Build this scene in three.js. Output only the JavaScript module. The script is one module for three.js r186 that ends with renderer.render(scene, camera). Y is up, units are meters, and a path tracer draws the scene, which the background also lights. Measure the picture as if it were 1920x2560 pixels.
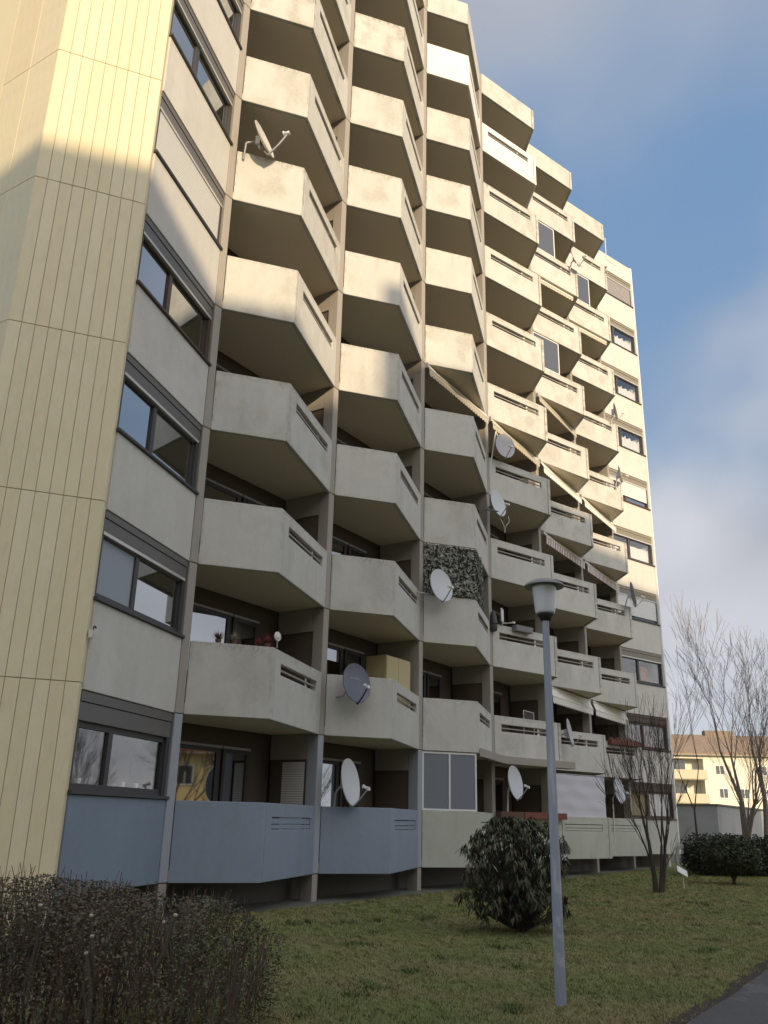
import * as THREE from 'three';
import { mergeGeometries } from 'three/addons/utils/BufferGeometryUtils.js';

// ------------------------------------------------------------------ camera, sky, sun, exposure
const scene = new THREE.Scene();
const camera = new THREE.PerspectiveCamera(60.607, 768 / 1024, 0.1, 900);
camera.position.set(0, 1.58, 0);
camera.rotation.set(0.338085, 0, 0.022556, 'YXZ');
const renderer = new THREE.WebGLRenderer({ antialias: true });
renderer.toneMapping = THREE.LinearToneMapping;
renderer.toneMappingExposure = 1.15;
renderer.shadowMap.enabled = true;

// facade frame: s runs along the facade away from the camera, t points out of it
const ORG = new THREE.Vector3(-3.45, 0, -15.75), US = [0.54172, -0.84056], NT = [0.84056, 0.54172];
const TURN = Math.atan2(0.84056, 0.54172);
const toWorld = (s, y, t) => new THREE.Vector3(ORG.x + US[0] * s + NT[0] * t, y, ORG.z + US[1] * s + NT[1] * t);

const PHI = THREE.MathUtils.degToRad(32), TANE = 0.28;          // sun: azimuth off the facade normal, height
const LH = [-Math.sin(PHI), Math.cos(PHI)];
const SUN = new THREE.Vector3(US[0] * LH[0] + NT[0] * LH[1], TANE, US[1] * LH[0] + NT[1] * LH[1]).normalize();
const sun = new THREE.DirectionalLight(new THREE.Color().setRGB(1.0, 0.78, 0.49), 3.55);
sun.position.copy(SUN).multiplyScalar(140).add(new THREE.Vector3(4, 6, -24));
sun.target.position.set(4, 6, -24);
sun.castShadow = true; sun.shadow.radius = 1.2;
Object.assign(sun.shadow.camera, { left: -60, right: 60, top: 50, bottom: -50, near: 1, far: 420 });
sun.shadow.mapSize.set(4096, 4096); sun.shadow.bias = -0.0005;
scene.add(sun, sun.target);

// ------------------------------------------------------------------ noise
let seed = 7;
const reseed = n => { seed = n >>> 0; };
const rnd = () => { seed = (seed + 0x6D2B79F5) >>> 0; let t = seed; t = Math.imul(t ^ (t >>> 15), t | 1); t ^= t + Math.imul(t ^ (t >>> 7), t | 61); return ((t ^ (t >>> 14)) >>> 0) / 4294967296; };
const rr = (a, b) => a + (b - a) * rnd();
const hash = (x, y) => { let h = Math.imul(x | 0, 374761393) + Math.imul(y | 0, 668265263); h = Math.imul(h ^ (h >>> 13), 1274126177); return ((h ^ (h >>> 16)) >>> 0) / 4294967296; };
const smooth = (a, b, x) => { x = Math.min(1, Math.max(0, (x - a) / (b - a))); return x * x * (3 - 2 * x); };
function vnoise(x, y, per = 0) {
  const xi = Math.floor(x), yi = Math.floor(y), fx = x - xi, fy = y - yi;
  const m = per ? (v => ((v % per) + per) % per) : (v => v);
  const u = fx * fx * (3 - 2 * fx), v = fy * fy * (3 - 2 * fy);
  const a = hash(m(xi), m(yi)), b = hash(m(xi + 1), m(yi)), c = hash(m(xi), m(yi + 1)), d = hash(m(xi + 1), m(yi + 1));
  return a + (b - a) * u + (c - a) * v + (a - b - c + d) * u * v;
}
function fbm(x, y, o = 4, per = 0) { let s = 0, a = 0.5, n = 0; for (let i = 0; i < o; i++) { s += a * vnoise(x + i * 17, y + i * 31, per); n += a; a *= 0.5; x *= 2; y *= 2; per *= 2; } return s / n; }

// ------------------------------------------------------------------ sky: air and clouds
{
  const W = 1024, H = 512, data = new Float32Array(W * H * 4);
  for (let j = 0; j < H; j++) for (let i = 0; i < W; i++) {
    const el = ((j + 0.5) / H - 0.5) * Math.PI, az = ((i + 0.5) / W - 0.5) * 2 * Math.PI;
    const dx = Math.cos(el) * Math.cos(az), dy = Math.sin(el), dz = Math.cos(el) * Math.sin(az);
    const e = Math.max(0, dy), h = Math.pow(1 - e, 3.0);
    let r = 0.15 + 0.30 * h, g = 0.265 + 0.27 * h, b = 0.455 + 0.15 * h;
    const k = 1 / (e + 0.22), px = dx * k, pz = dz * k;
    const n = fbm(px * 1.15 + 14.2, pz * 1.15 + 3.3, 5), n2 = fbm(px * 2.6 + 3.7 + n * 2, pz * 1.4 + 9.4, 5);
    const cover = 0.34 + 0.62 * smooth(0.44, 0.26, e + (n - 0.5) * 0.22) + 0.34 * smooth(0.60, 0.82, e);
    let c = smooth(0.74 - cover * 0.62, 1.12 - cover * 0.62, n * 0.72 + n2 * 0.34);
    const cd = Math.max(0, dx * SUN.x + dy * SUN.y + dz * SUN.z);
    const lit = 0.33 + 0.28 * n2 + 0.08 * smooth(0.55, 0.2, e) + 0.95 * Math.pow(cd, 2);
    const cr = lit * 0.985, cg = lit * 0.995, cb = lit * 1.06;
    c *= 0.88; r += (cr - r) * c; g += (cg - g) * c; b += (cb - b) * c;
    const hz = Math.pow(1 - e, 16) * 0.7; r += (0.80 - r) * hz; g += (0.79 - g) * hz; b += (0.80 - b) * hz;
    const gl = 0.75 * Math.pow(cd, 3) + 1.8 * Math.pow(cd, 24); r += gl * 1.0; g += gl * 0.86; b += gl * 0.64;
    if (dy < 0) { r = 0.10; g = 0.10; b = 0.085; }
    const o = (j * W + i) * 4; data[o] = r; data[o + 1] = g; data[o + 2] = b; data[o + 3] = 1;
  }
  const sky = new THREE.DataTexture(data, W, H, THREE.RGBAFormat, THREE.FloatType);
  sky.mapping = THREE.EquirectangularReflectionMapping; sky.magFilter = sky.minFilter = THREE.LinearFilter;
  sky.wrapS = THREE.RepeatWrapping; sky.colorSpace = THREE.LinearSRGBColorSpace; sky.needsUpdate = true;
  scene.background = sky; scene.environment = sky;
}

// ------------------------------------------------------------------ textures and materials
const clamp8 = v => Math.max(0, Math.min(255, Math.round(v)));
const lin2s = v => 255 * (v <= 0.0031308 ? v * 12.92 : 1.055 * Math.pow(Math.max(0, v), 1 / 2.4) - 0.055);
function tex(w, h, fn, wrap = true, srgb = true) {                // fn(u, v) -> linear rgb
  const d = new Uint8Array(w * h * 4);
  for (let j = 0; j < h; j++) for (let i = 0; i < w; i++) {
    const c = fn((i + 0.5) / w, (j + 0.5) / h), o = (j * w + i) * 4;
    for (let q = 0; q < 3; q++) d[o + q] = clamp8(srgb ? lin2s(c[q]) : c[q] * 255);
    d[o + 3] = 255;
  }
  const t = new THREE.DataTexture(d, w, h); t.magFilter = THREE.LinearFilter; t.minFilter = THREE.LinearMipmapLinearFilter; t.generateMipmaps = true;
  if (wrap) t.wrapS = t.wrapT = THREE.RepeatWrapping;
  t.colorSpace = srgb ? THREE.SRGBColorSpace : THREE.NoColorSpace; t.needsUpdate = true; return t;
}
const std = (rgb, rough = 0.85, o = {}) => new THREE.MeshStandardMaterial({ color: new THREE.Color().setRGB(...rgb), roughness: rough, ...o });
// fine cast-concrete grain used as relief
const grainTex = tex(512, 512, (u, v) => { const n = fbm(u * 64, v * 64, 4, 64) * 0.7 + fbm(u * 8, v * 8, 3, 8) * 0.3; return [n, n, n]; }, true, false);
grainTex.repeat.set(0.5, 0.5);
// weathered parapet faces: u along the panel (metres / len), v up
function panelTex(len, rgb, sd, dirt) {
  const t = tex(512, 256, (u, v) => {
    const x = u * len, y = v * 1.31, o = sd * 13.7;
    let m = 0.90 + 0.16 * fbm(x * 1.1 + o, y * 1.1 + 3, 4) + 0.07 * (fbm(x * 14 + o, y * 14, 3) - 0.5);
    m += 0.08 * (fbm(x * 6 + o, y * 0.45 + 9, 3) - 0.5);
    const edge = (1.31 - y) / (0.05 + 0.30 * Math.pow(fbm(x * 3 + o, 5.5, 4), 2.2));
    const spots = fbm(x * 22 + o, y * 22 + 4, 3);
    let g = smooth(1.3, 0.1, edge) * smooth(0.30, 0.62, spots);
    const run = Math.pow(vnoise(x * 9 + o, 2.5), 4) * smooth(0.9, 0.1, (1.31 - y) / (0.2 + 0.9 * vnoise(x * 5 + o, 8.1)));
    g = Math.max(g, run * 0.95 * smooth(0.25, 0.6, fbm(x * 18 + o, y * 5, 3)));
    if (len > 2.95 && y < 0.86 && x > 0.3 && x < len - 0.3) { const dr = Math.pow(vnoise(x * 13 + o, 6.3), 5) * smooth(1, 0.15, (0.86 - y) / (0.15 + 0.75 * vnoise(x * 7 + o, 3.7))); g = Math.max(g, dr * 1.1 * smooth(0.3, 0.55, fbm(x * 26 + o, y * 6 + 2, 3))); }
    const cor = Math.min(u, 1 - u) * len / (0.03 + 0.10 * fbm(y * 4 + o, 1.5, 3));
    g = Math.max(g, smooth(1, 0.2, cor) * smooth(0.42, 0.68, fbm(x * 30 + o, y * 7, 3)) * 0.9);
    const blot = smooth(0.44, 0.70, fbm(x * 2.6 + o + 40, y * 2.0 + 11, 5)) * (0.10 + 0.42 * spots) * (0.55 + 0.9 * vnoise(x * 3.3 + o, y * 1.1));
    g = Math.min(1, g * 0.62 * dirt + blot * dirt);
    return [rgb[0] * m * (1 - 0.52 * g), rgb[1] * m * (1 - 0.56 * g), rgb[2] * m * (1 - 0.63 * g)];
  }, false);
  t.repeat.set(1 / len, 1 / 1.31); return t;
}
const CONC = [0.60, 0.585, 0.545];
const panelMats = (len, rgb, n, dirt, rough = 0.9) => Array.from({ length: n }, (_, i) => new THREE.MeshStandardMaterial({ map: panelTex(len, rgb.map(c => c * (0.96 + 0.02 * (i % 4))), i + len * 3 + rgb[2] * 7, dirt * (n < 3 ? 1 : 0.35 + 0.65 * i / (n - 1))), roughness: rough, bumpMap: grainTex, bumpScale: 0.0015 }));
const M = {
  plain: panelMats(1.55, CONC, 12, 1.0), slot: panelMats(2.96, CONC, 12, 0.9), span: panelMats(2.9, [0.64, 0.62, 0.58], 4, 0.3),
  white: panelMats(2.2, [0.83, 0.81, 0.76], 1, 0.15, 0.7), blue: panelMats(2.3, [0.265, 0.32, 0.40], 2, 0.12, 0.6), bluer: panelMats(2.9, [0.25, 0.315, 0.40], 1, 0.12, 0.6),
  pale: panelMats(2.7, [0.54, 0.55, 0.48], 2, 0.3),
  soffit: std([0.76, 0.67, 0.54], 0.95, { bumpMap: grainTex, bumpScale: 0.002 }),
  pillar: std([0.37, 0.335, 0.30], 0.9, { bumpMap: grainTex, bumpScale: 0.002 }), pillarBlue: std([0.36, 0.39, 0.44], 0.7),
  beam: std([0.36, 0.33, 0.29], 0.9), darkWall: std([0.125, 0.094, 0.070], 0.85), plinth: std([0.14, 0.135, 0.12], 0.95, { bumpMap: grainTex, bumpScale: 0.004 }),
  frame: std([0.060, 0.058, 0.062], 0.5), frameBrown: std([0.075, 0.045, 0.032], 0.5), shutterBox: std([0.145, 0.135, 0.13], 0.5), alu: std([0.62, 0.60, 0.57], 0.35, { metalness: 0.3 }),
  whiteFrame: std([0.78, 0.78, 0.77], 0.45), slat: std([0.70, 0.69, 0.67], 0.55), shutterGrey: std([0.40, 0.40, 0.41], 0.55),
  glassDark: new THREE.MeshPhysicalMaterial({ color: new THREE.Color().setRGB(0.42, 0.44, 0.46), roughness: 0.025, metalness: 1 }),
  glass: new THREE.MeshPhysicalMaterial({ color: 0xffffff, roughness: 0.02, transmission: 1, thickness: 0, ior: 1.9 }),
  glassFar: new THREE.MeshPhysicalMaterial({ color: new THREE.Color().setRGB(0.05, 0.05, 0.055), roughness: 0.08, ior: 1.6 }),
  greyGlass: new THREE.MeshPhysicalMaterial({ color: new THREE.Color().setRGB(0.21, 0.23, 0.27), roughness: 0.12, ior: 1.8 }),
  curtain: std([0.72, 0.70, 0.68], 0.95, { side: THREE.DoubleSide }), curtainBrown: std([0.30, 0.25, 0.20], 0.95, { side: THREE.DoubleSide }),
  room: std([0.05, 0.045, 0.04], 0.95), roomGrey: std([0.16, 0.16, 0.17], 0.95), steel: std([0.42, 0.42, 0.43], 0.45, { metalness: 0.6 }), rail: std([0.30, 0.28, 0.26], 0.7),
  trim: std([0.74, 0.71, 0.65], 0.6), roofing: std([0.12, 0.12, 0.115], 0.95), black: std([0.02, 0.02, 0.022], 0.6),
};
const yel = [[0.80, 0.70, 0.47], [0.785, 0.685, 0.455], [0.81, 0.71, 0.49], [0.79, 0.68, 0.45]].map((c, i) => {
  const t = tex(64, 512, (u, v) => { const m = 0.93 + 0.10 * fbm(u * 2 + i * 9, v * 14, 4) + 0.05 * (fbm(u * 20 + i, v * 160, 2) - 0.5) - 0.04 * smooth(0.62, 0.8, fbm(u * 3 + i * 5, v * 9 + 3, 4)); return [c[0] * m, c[1] * m, c[2] * m]; });
  t.repeat.set(5, 1 / 2.75); return new THREE.MeshStandardMaterial({ map: t, roughness: 0.55 });
});

// ------------------------------------------------------------------ helpers
const taken = {};
function numbered(name) { taken[name] = (taken[name] ?? -1) + 1; return taken[name] ? `${name}_${String(taken[name]).padStart(3, '0')}` : name; }
function mesh(name, geo, mat, parent) { const m = new THREE.Mesh(geo, mat); m.name = name; m.castShadow = m.receiveShadow = true; parent.add(m); return m; }
function thing(name, label, category, pos, turn = 0, group) {
  const o = new THREE.Group(); o.name = numbered(name); scene.add(o); o.position.copy(pos); o.rotation.y = turn;
  o.userData = { label, category }; if (group) o.userData.group = group; return o;
}
function structure(name, geo, mat) { const m = mesh(name, geo, mat, scene); m.userData.kind = 'structure'; return m; }
function part(name, parent, x = 0, y = 0, z = 0, turn = 0) { const g = new THREE.Group(); g.name = name; g.position.set(x, y, z); g.rotation.y = turn; parent.add(g); return g; }
const G = g => { const n = g.index ? g.toNonIndexed() : g; for (const k of Object.keys(n.attributes)) if (!['position', 'normal', 'uv'].includes(k)) n.deleteAttribute(k); return n; };
const merge = list => mergeGeometries(list.map(G));
const box = (x0, x1, y0, y1, z0, z1) => { const g = new THREE.BoxGeometry(x1 - x0, y1 - y0, z1 - z0); g.translate((x0 + x1) / 2, (y0 + y1) / 2, (z0 + z1) / 2); return g; };
const shapeOf = pts => { const s = new THREE.Shape(); pts.forEach((p, i) => i ? s.lineTo(p[0], p[1]) : s.moveTo(p[0], p[1])); s.closePath(); return s; };
function chamferBox(x0, x1, y0, y1, z0, z1, b = 0.008) {
  const g = new THREE.ExtrudeGeometry(shapeOf([[x0, y0], [x1, y0], [x1, y1], [x0, y1]]), { depth: z1 - z0 - 2 * b, bevelEnabled: true, bevelThickness: b, bevelSize: b, bevelOffset: -b, bevelSegments: 1 });
  g.translate(0, 0, z0 + b); return g;
}
// upright prism over plan points [s, t]
function prism(pts, y0, y1, b = 0) {
  const g = new THREE.ExtrudeGeometry(shapeOf(pts.map(p => [p[0], -p[1]])), b ? { depth: y1 - y0 - 2 * b, bevelEnabled: true, bevelThickness: b, bevelSize: b, bevelOffset: -b, bevelSegments: 1 } : { depth: y1 - y0, bevelEnabled: false });
  g.rotateX(-Math.PI / 2); g.translate(0, y0 + b, 0); return g;
}
function planarUV(g, ox, oz, dx, dz) { const p = g.attributes.position, uv = g.attributes.uv; for (let i = 0; i < p.count; i++) uv.setXY(i, (p.getX(i) - ox) * dx + (p.getZ(i) - oz) * dz, p.getY(i)); return g; }
// wall slab, local x along, y up, outer face at z = 0; optional slot
function slabPanel(L, H, th, slot, b = 0.01) {
  const s = shapeOf([[0, 0], [L, 0], [L, H], [0, H]]);
  if (slot) { const h = new THREE.Path(); const [x0, x1, y0, y1] = slot; h.moveTo(x0, y0); h.lineTo(x0, y1); h.lineTo(x1, y1); h.lineTo(x1, y0); h.closePath(); s.holes.push(h); }
  const g = new THREE.ExtrudeGeometry(s, { depth: th - 2 * b, bevelEnabled: true, bevelThickness: b, bevelSize: b, bevelOffset: -b, bevelSegments: 1 });
  g.translate(0, 0, -th + b); return g;
}
const dirTurn = (a, b) => -Math.atan2(b[1] - a[1], b[0] - a[0]);
const lenOf = (a, b) => Math.hypot(b[0] - a[0], b[1] - a[1]);
function tube(pts, r, seg = 6, n = 0, closed = false) { return new THREE.TubeGeometry(new THREE.CatmullRomCurve3(pts.map(p => new THREE.Vector3(...p)), closed, 'catmullrom', 0.3), n || pts.length * 4, r, seg, closed); }
function rod(a, b, r0, r1 = r0, seg = 8) {
  const A = new THREE.Vector3(...a), B = new THREE.Vector3(...b), d = B.clone().sub(A), g = new THREE.CylinderGeometry(r1, r0, d.length(), seg);
  g.applyQuaternion(new THREE.Quaternion().setFromUnitVectors(new THREE.Vector3(0, 1, 0), d.clone().normalize())); g.translate(...A.clone().add(B).multiplyScalar(0.5).toArray()); return g;
}

// ------------------------------------------------------------------ the apartment block
const Y0 = 0.515, FH = 2.75, PITCH = 4.205, PH = 1.31;
const cs = i => -0.085 + PITCH * i, yk = k => Y0 + FH * k;
const block = thing('apartment_building', 'tall concrete apartment block with zigzag balconies and a yellow clad corner', 'building', ORG, TURN);

// balcony geometry of the two mirrored kinds, relative to the pillar axis at floor level
function kindOf(mirror) {
  const mx = x => mirror ? PITCH - x : x;
  const p0 = [mx(0.1), 0], C = [mx(1.3), 0.95], p2 = [mx(4.105), 0];
  const ds = [(p2[0] - C[0]), (p2[1] - C[1])], l = Math.hypot(...ds); ds[0] /= l; ds[1] /= l;
  const dp = [(C[0] - p0[0]), (C[1] - p0[1])], lp = Math.hypot(...dp); dp[0] /= lp; dp[1] /= lp;
  const inn = mirror ? [-dp[1], dp[0]] : [dp[1], -dp[0]];      // inward normal of the plain panel
  const e = [C[0] + ds[0] * 0.119, C[1] + ds[1] * 0.119], i0 = [p0[0] + inn[0] * 0.1, p0[1] + inn[1] * 0.1];
  const plan = [p0, C, e, i0];
  const plain = H => planarUV(prism(plan, 0, H, 0.01), mirror ? C[0] : p0[0], mirror ? C[1] : p0[1], mirror ? -dp[0] : dp[0], mirror ? -dp[1] : dp[1]);
  const g0 = [C[0] + ds[0] * 0.133, C[1] + ds[1] * 0.133];
  const a = mirror ? p2 : g0, b = mirror ? g0 : p2, L = lenOf(a, b);
  const slab = prism([[0.105, -1.3], [mx(0.1) < 2 ? 0.105 : 0.105, -0.02], ...(mirror ? [[C[0] - 0.02, C[1] - 0.05]] : [[C[0] + 0.02, C[1] - 0.05]]), [4.1, -0.02], [4.1, -1.3]], 0.03, 0.2);
  return { plain, plainGeo: plain(PH), plainLow: plain(0.95), slab, a, b, L, turn: dirTurn(a, b), C, p0, e, i0, ds, dp };
}
const KIND = [kindOf(false), kindOf(true)];
for (const K of KIND) {
  const x0 = 0.30, x1 = K.L - 0.30;
  K.slotGeo = slabPanel(K.L, PH, 0.1, [x0, x1, 0.86, 1.07]);
  K.solidGeo = slabPanel(K.L, PH, 0.1, null); K.lowGeo = slabPanel(K.L, 0.95, 0.1, null);
  K.rail = merge([box(x0 - 0.01, x1 + 0.01, 0.945, 0.98, -0.065, -0.035)]);
  K.post = box(x0 + 0.74 * (x1 - x0), x0 + 0.74 * (x1 - x0) + 0.07, 0.85, 1.08, -0.085, -0.066);
  K.closed = merge([box(x0 + 0.015, x1 - 0.015, 0.875, 0.945, -0.07, -0.02), box(x0 + 0.015, x1 - 0.015, 0.96, 1.055, -0.07, -0.02)]);
}
const parapetCaps = KIND.map(K => K.C);
for (let i = 0; i < 6; i++) {
  const K = KIND[i < 3 ? 0 : 1];
  for (let k = 0; k <= 10; k++) {
    const b = part(k === 10 ? 'roof_parapet' : 'balcony', block, cs(i), yk(k), 0);
    const v = (k >= 5 || (i > 3 && k > 3)) ? 3 + (i * 4 + (k - 4) * 5) % 9 : (i * 3 + k * 4) % 7;
    let mp = M.plain[v], ms = M.slot[v];
    if (k === 9 && (i === 2 || i === 3)) { mp = ms = M.white[0]; }
    if (k === 0) { if (i < 2) mp = ms = M.blue[i]; else mp = ms = M.pale[i % 2]; }
    if (k === 10) {
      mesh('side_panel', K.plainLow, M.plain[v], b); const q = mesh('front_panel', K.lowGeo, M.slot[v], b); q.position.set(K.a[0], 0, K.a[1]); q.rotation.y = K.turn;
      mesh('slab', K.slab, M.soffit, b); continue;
    }
    mesh('side_panel', K.plainGeo, mp, b);
    const q = mesh('slotted_panel', K.slotGeo, ms, b); q.position.set(K.a[0], 0, K.a[1]); q.rotation.y = K.turn;
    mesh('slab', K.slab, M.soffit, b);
    if (k === 0) { const c = mesh('slot_infill', K.closed, ms, b); c.position.copy(q.position); c.rotation.y = K.turn; }
    else {
      const c = mesh('slot_rail', K.rail, M.rail, b); c.position.copy(q.position); c.rotation.y = K.turn;
      const d = mesh('slot_plate', K.post, M.trim, b); d.position.copy(q.position); d.rotation.y = K.turn;
    }
  }
}
// pillars, partitions and beams
const pillarGeo = chamferBox(-0.1, 0.1, 0.006, FH - 0.006, -0.3, -0.012, 0.012), stubGeo = box(-0.09, 0.09, 0, Y0 - 0.006, -0.3, -0.02);
const beamGeo = box(-0.1, 0.1, FH - 0.5, FH + 0.028, -1.3, -0.302), wallGeo = box(-0.06, 0.06, 0.2, FH - 0.502, -1.3, -0.31);
for (let i = 0; i <= 6; i++) for (let k = 0; k <= 10; k++) {
  const h = k === 10 ? 0.33 : 1;
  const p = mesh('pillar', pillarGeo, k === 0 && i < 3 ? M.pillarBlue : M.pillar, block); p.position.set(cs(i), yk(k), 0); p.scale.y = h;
  if (k === 10) continue;
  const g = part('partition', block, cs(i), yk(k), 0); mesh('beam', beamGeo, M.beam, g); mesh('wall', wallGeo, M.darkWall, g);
  if (k === 0) { const s = mesh('footing', stubGeo, M.beam, block); s.position.set(cs(i), 0, 0); }
}
// recessed back walls with a window and a balcony door
const bw = box(0.06, PITCH - 0.06, 0.0, FH, -1.42, -1.36), winFrame = merge([box(0.45, 2.5, 1.0, 1.06, -1.36, -1.31), box(0.45, 2.5, 2.3, 2.37, -1.36, -1.31), box(0.45, 0.52, 1.06, 2.3, -1.36, -1.31), box(2.42, 2.5, 1.06, 2.3, -1.36, -1.31)]);
const winPane = box(0.52, 2.42, 1.06, 2.3, -1.35, -1.335), doorFrame = merge([box(2.62, 3.42, 2.3, 2.37, -1.36, -1.31), box(2.62, 2.70, 0.2, 2.3, -1.36, -1.31), box(3.34, 3.42, 0.2, 2.3, -1.36, -1.31), box(2.70, 3.34, 0.2, 0.45, -1.36, -1.32)]);
const doorPane = box(2.70, 3.34, 0.45, 2.3, -1.35, -1.335), headStrip = box(0.4, 2.56, 2.38, 2.43, -1.36, -1.29), headStrip2 = box(2.6, 3.44, 2.38, 2.43, -1.36, -1.29);
for (let i = 0; i < 6; i++) for (let k = 0; k < 10; k++) {
  const g = part('loggia_wall', block, cs(i), yk(k), 0);
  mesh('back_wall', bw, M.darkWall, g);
  mesh('window_frame', winFrame, M.frame, g); mesh('window_pane', winPane, M.glassDark, g); mesh('door_frame', doorFrame, M.frame, g); mesh('door_pane', doorPane, M.glassDark, g);
  mesh('lintel_strip', headStrip, M.shutterGrey, g); mesh('lintel_strip', headStrip2, M.shutterGrey, g);
  if (k === 0 && i === 0) { const r = []; for (let y = 0.25; y < 2.2; y += 0.05) r.push(box(-0.09, -0.075, y, y + 0.044, -0.95, -0.36)); const s = mesh('roller_shutter', merge(r), M.slat, g); s.position.x = PITCH; }
}
// window bays at both ends of the facade
const BAY = { a: [-2.945, 0.93], b: [-0.195, -0.02] }, BAY2 = { a: [cs(6) + 0.11, -0.02], b: [28.02, 0.93] };
const spanL = lenOf(BAY.a, BAY.b);
const spanGeo = slabPanel(spanL, PH, 0.16, null, 0.008), spanLow = slabPanel(spanL, 0.95, 0.16, null, 0.008);
function slats(L, H, d = 0.012, step = 0.052) { const r = []; for (let y = 0; y < H - 0.01; y += step) r.push(chamferBox(0, L, y, Math.min(H, y + step - 0.006), -d, 0, 0.004)); return merge(r); }
const wavy = (x0, x1, y0, y1, z, amp = 0.03, f = 34, drop = 0) => {
  const g = new THREE.PlaneGeometry(x1 - x0, y1 - y0, 90, 4), p = g.attributes.position;
  for (let i = 0; i < p.count; i++) { const x = p.getX(i) + (x1 + x0) / 2; let y = p.getY(i) + (y1 + y0) / 2; if (drop && y > y0 + (y1 - y0) * 0.9) y -= drop * Math.abs(Math.sin(x * 9)); p.setXYZ(i, x, y, z + amp * Math.sin(x * f) + amp * 0.5 * Math.sin(x * f * 0.37 + 1)); }
  g.computeVertexNormals(); return g;
};
const WH = FH - PH - 0.012;
function windowUnit(bay, k, o) {
  const L = spanL, g = part('window', block, bay.a[0], yk(k) + PH + 0.006, bay.a[1], dirTurn(bay.a, bay.b));
  const xm = L * (o.mull ?? 0.42), bx = o.box ?? 0.33, fr = o.frame ?? M.frame, top = WH - bx;
  mesh('sill', chamferBox(-0.03, L + 0.03, -0.002, 0.05, -0.16, 0.05, 0.006), o.sill ?? fr, g);
  mesh('shutter_box', merge([chamferBox(0.01, L - 0.01, WH - bx * 0.36, WH - 0.004, -0.15, -0.02, 0.004), chamferBox(0.01, L - 0.01, top, WH - bx * 0.36 - 0.008, -0.15, -0.035, 0.004)]), o.boxMat ?? M.shutterBox, g);
  if (o.rail !== false) mesh('shutter_rail', box(0.03, L - 0.03, top - 0.055, top - 0.004, -0.095, -0.03), o.railMat ?? M.alu, g);
  mesh('frame', merge([box(0.0, 0.075, 0.05, top, -0.16, -0.05), box(L - 0.09, L, 0.05, top, -0.16, -0.05), box(0.075, L - 0.09, 0.05, 0.15, -0.16, -0.09), box(0.075, L - 0.09, top - 0.09, top, -0.16, -0.1), box(xm - 0.06, xm + 0.06, 0.15, top - 0.09, -0.16, -0.085),
    box(0.075, 0.115, 0.15, top - 0.09, -0.15, -0.1), box(L - 0.13, L - 0.09, 0.15, top - 0.09, -0.15, -0.1)]), fr, g);
  if (o.shutter) { const s = mesh('roller_shutter', slats(L - 0.16, (top - 0.05) * o.shutter), o.shutterMat ?? M.slat, g); s.position.set(0.08, top - (top - 0.05) * o.shutter, -0.055); }
  const gm = o.clear ? M.glass : M.glassDark;
  mesh('pane', box(0.115, xm - 0.06, 0.15, top - 0.09, -0.135, -0.125), gm, g); mesh('pane', box(xm + 0.06, L - 0.13, 0.15, top - 0.09, -0.135, -0.125), gm, g);
  if (o.blind) mesh('blind', box(0.1, xm - 0.05, 0.14, top - 0.08, -0.124, -0.118), o.blind, g);
  if (o.clear) {
    mesh('room_wall', box(0.02, L - 0.02, 0.02, WH, -0.75, -0.7), o.room ?? M.room, g);
    if (o.curtain) mesh('curtain', wavy(0.1, L - 0.12, 0.1, 0.1 + (top - 0.2) * (o.curtainH ?? 1), -0.24, 0.03, 30, o.drop ?? 0), o.curtain, g);
    if (o.cups) o.cups.forEach(x => mesh('flower_pot', new THREE.CylinderGeometry(0.045, 0.035, 0.075, 12).translate(x, 0.19, -0.18), M.whiteFrame, g));
    if (o.lamp) mesh('cupboard', chamferBox(1.75, 2.25, 0.1, 0.85, -0.5, -0.35, 0.01), o.lamp, g);
  }
}
const leftWin = { 4: { shutter: 1 }, 3: { frame: M.frameBrown }, 1: { blind: std([0.36, 0.40, 0.45], 0.9) }, 0: { clear: true, box: 0.42, mull: 0.36, rail: false, cups: [0.45, 1.15, 1.72, 2.15] } };
const rightWin = {
  9: { shutter: 1, shutterMat: std([0.34, 0.31, 0.32], 0.6) }, 8: { clear: true, curtain: M.curtain, curtainH: 0.8, drop: 0.12, room: M.roomGrey }, 7: { clear: true, curtain: M.curtain, curtainH: 0.72, drop: 0.1, room: M.roomGrey }, 6: { clear: true, curtain: M.curtain, curtainH: 0.82, drop: 0.12, room: M.roomGrey },
  5: { shutter: 0.72, frame: M.frameBrown, shutterMat: M.whiteFrame }, 4: { clear: true, curtain: M.curtain, curtainH: 0.75, room: M.roomGrey }, 3: { shutter: 0.86, shutterMat: M.whiteFrame },
  2: { clear: true, lamp: std([0.38, 0.16, 0.05], 0.8) }, 1: { clear: true, curtain: M.curtainBrown, frame: M.frameBrown, rail: false, boxMat: M.frameBrown }, 0: { clear: true, curtain: M.curtainBrown, frame: M.frameBrown, rail: false, boxMat: M.frameBrown },
};
for (let k = 0; k <= 10; k++) for (const [bay, list, n] of [[BAY, leftWin, 0], [BAY2, rightWin, 1]]) {
  const m = k === 0 ? (n ? M.pale[1] : M.bluer[0]) : M.span[(k + n) % 4];
  const s = mesh('spandrel_panel', k === 10 ? spanLow : spanGeo, m, block); s.position.set(bay.a[0], yk(k), bay.a[1]); s.rotation.y = dirTurn(bay.a, bay.b);
  if (k < 10) windowUnit(bay, k, { boxMat: n ? std([0.24, 0.215, 0.17], 0.6) : undefined, ...(list[k] ?? {}) });
}
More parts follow.
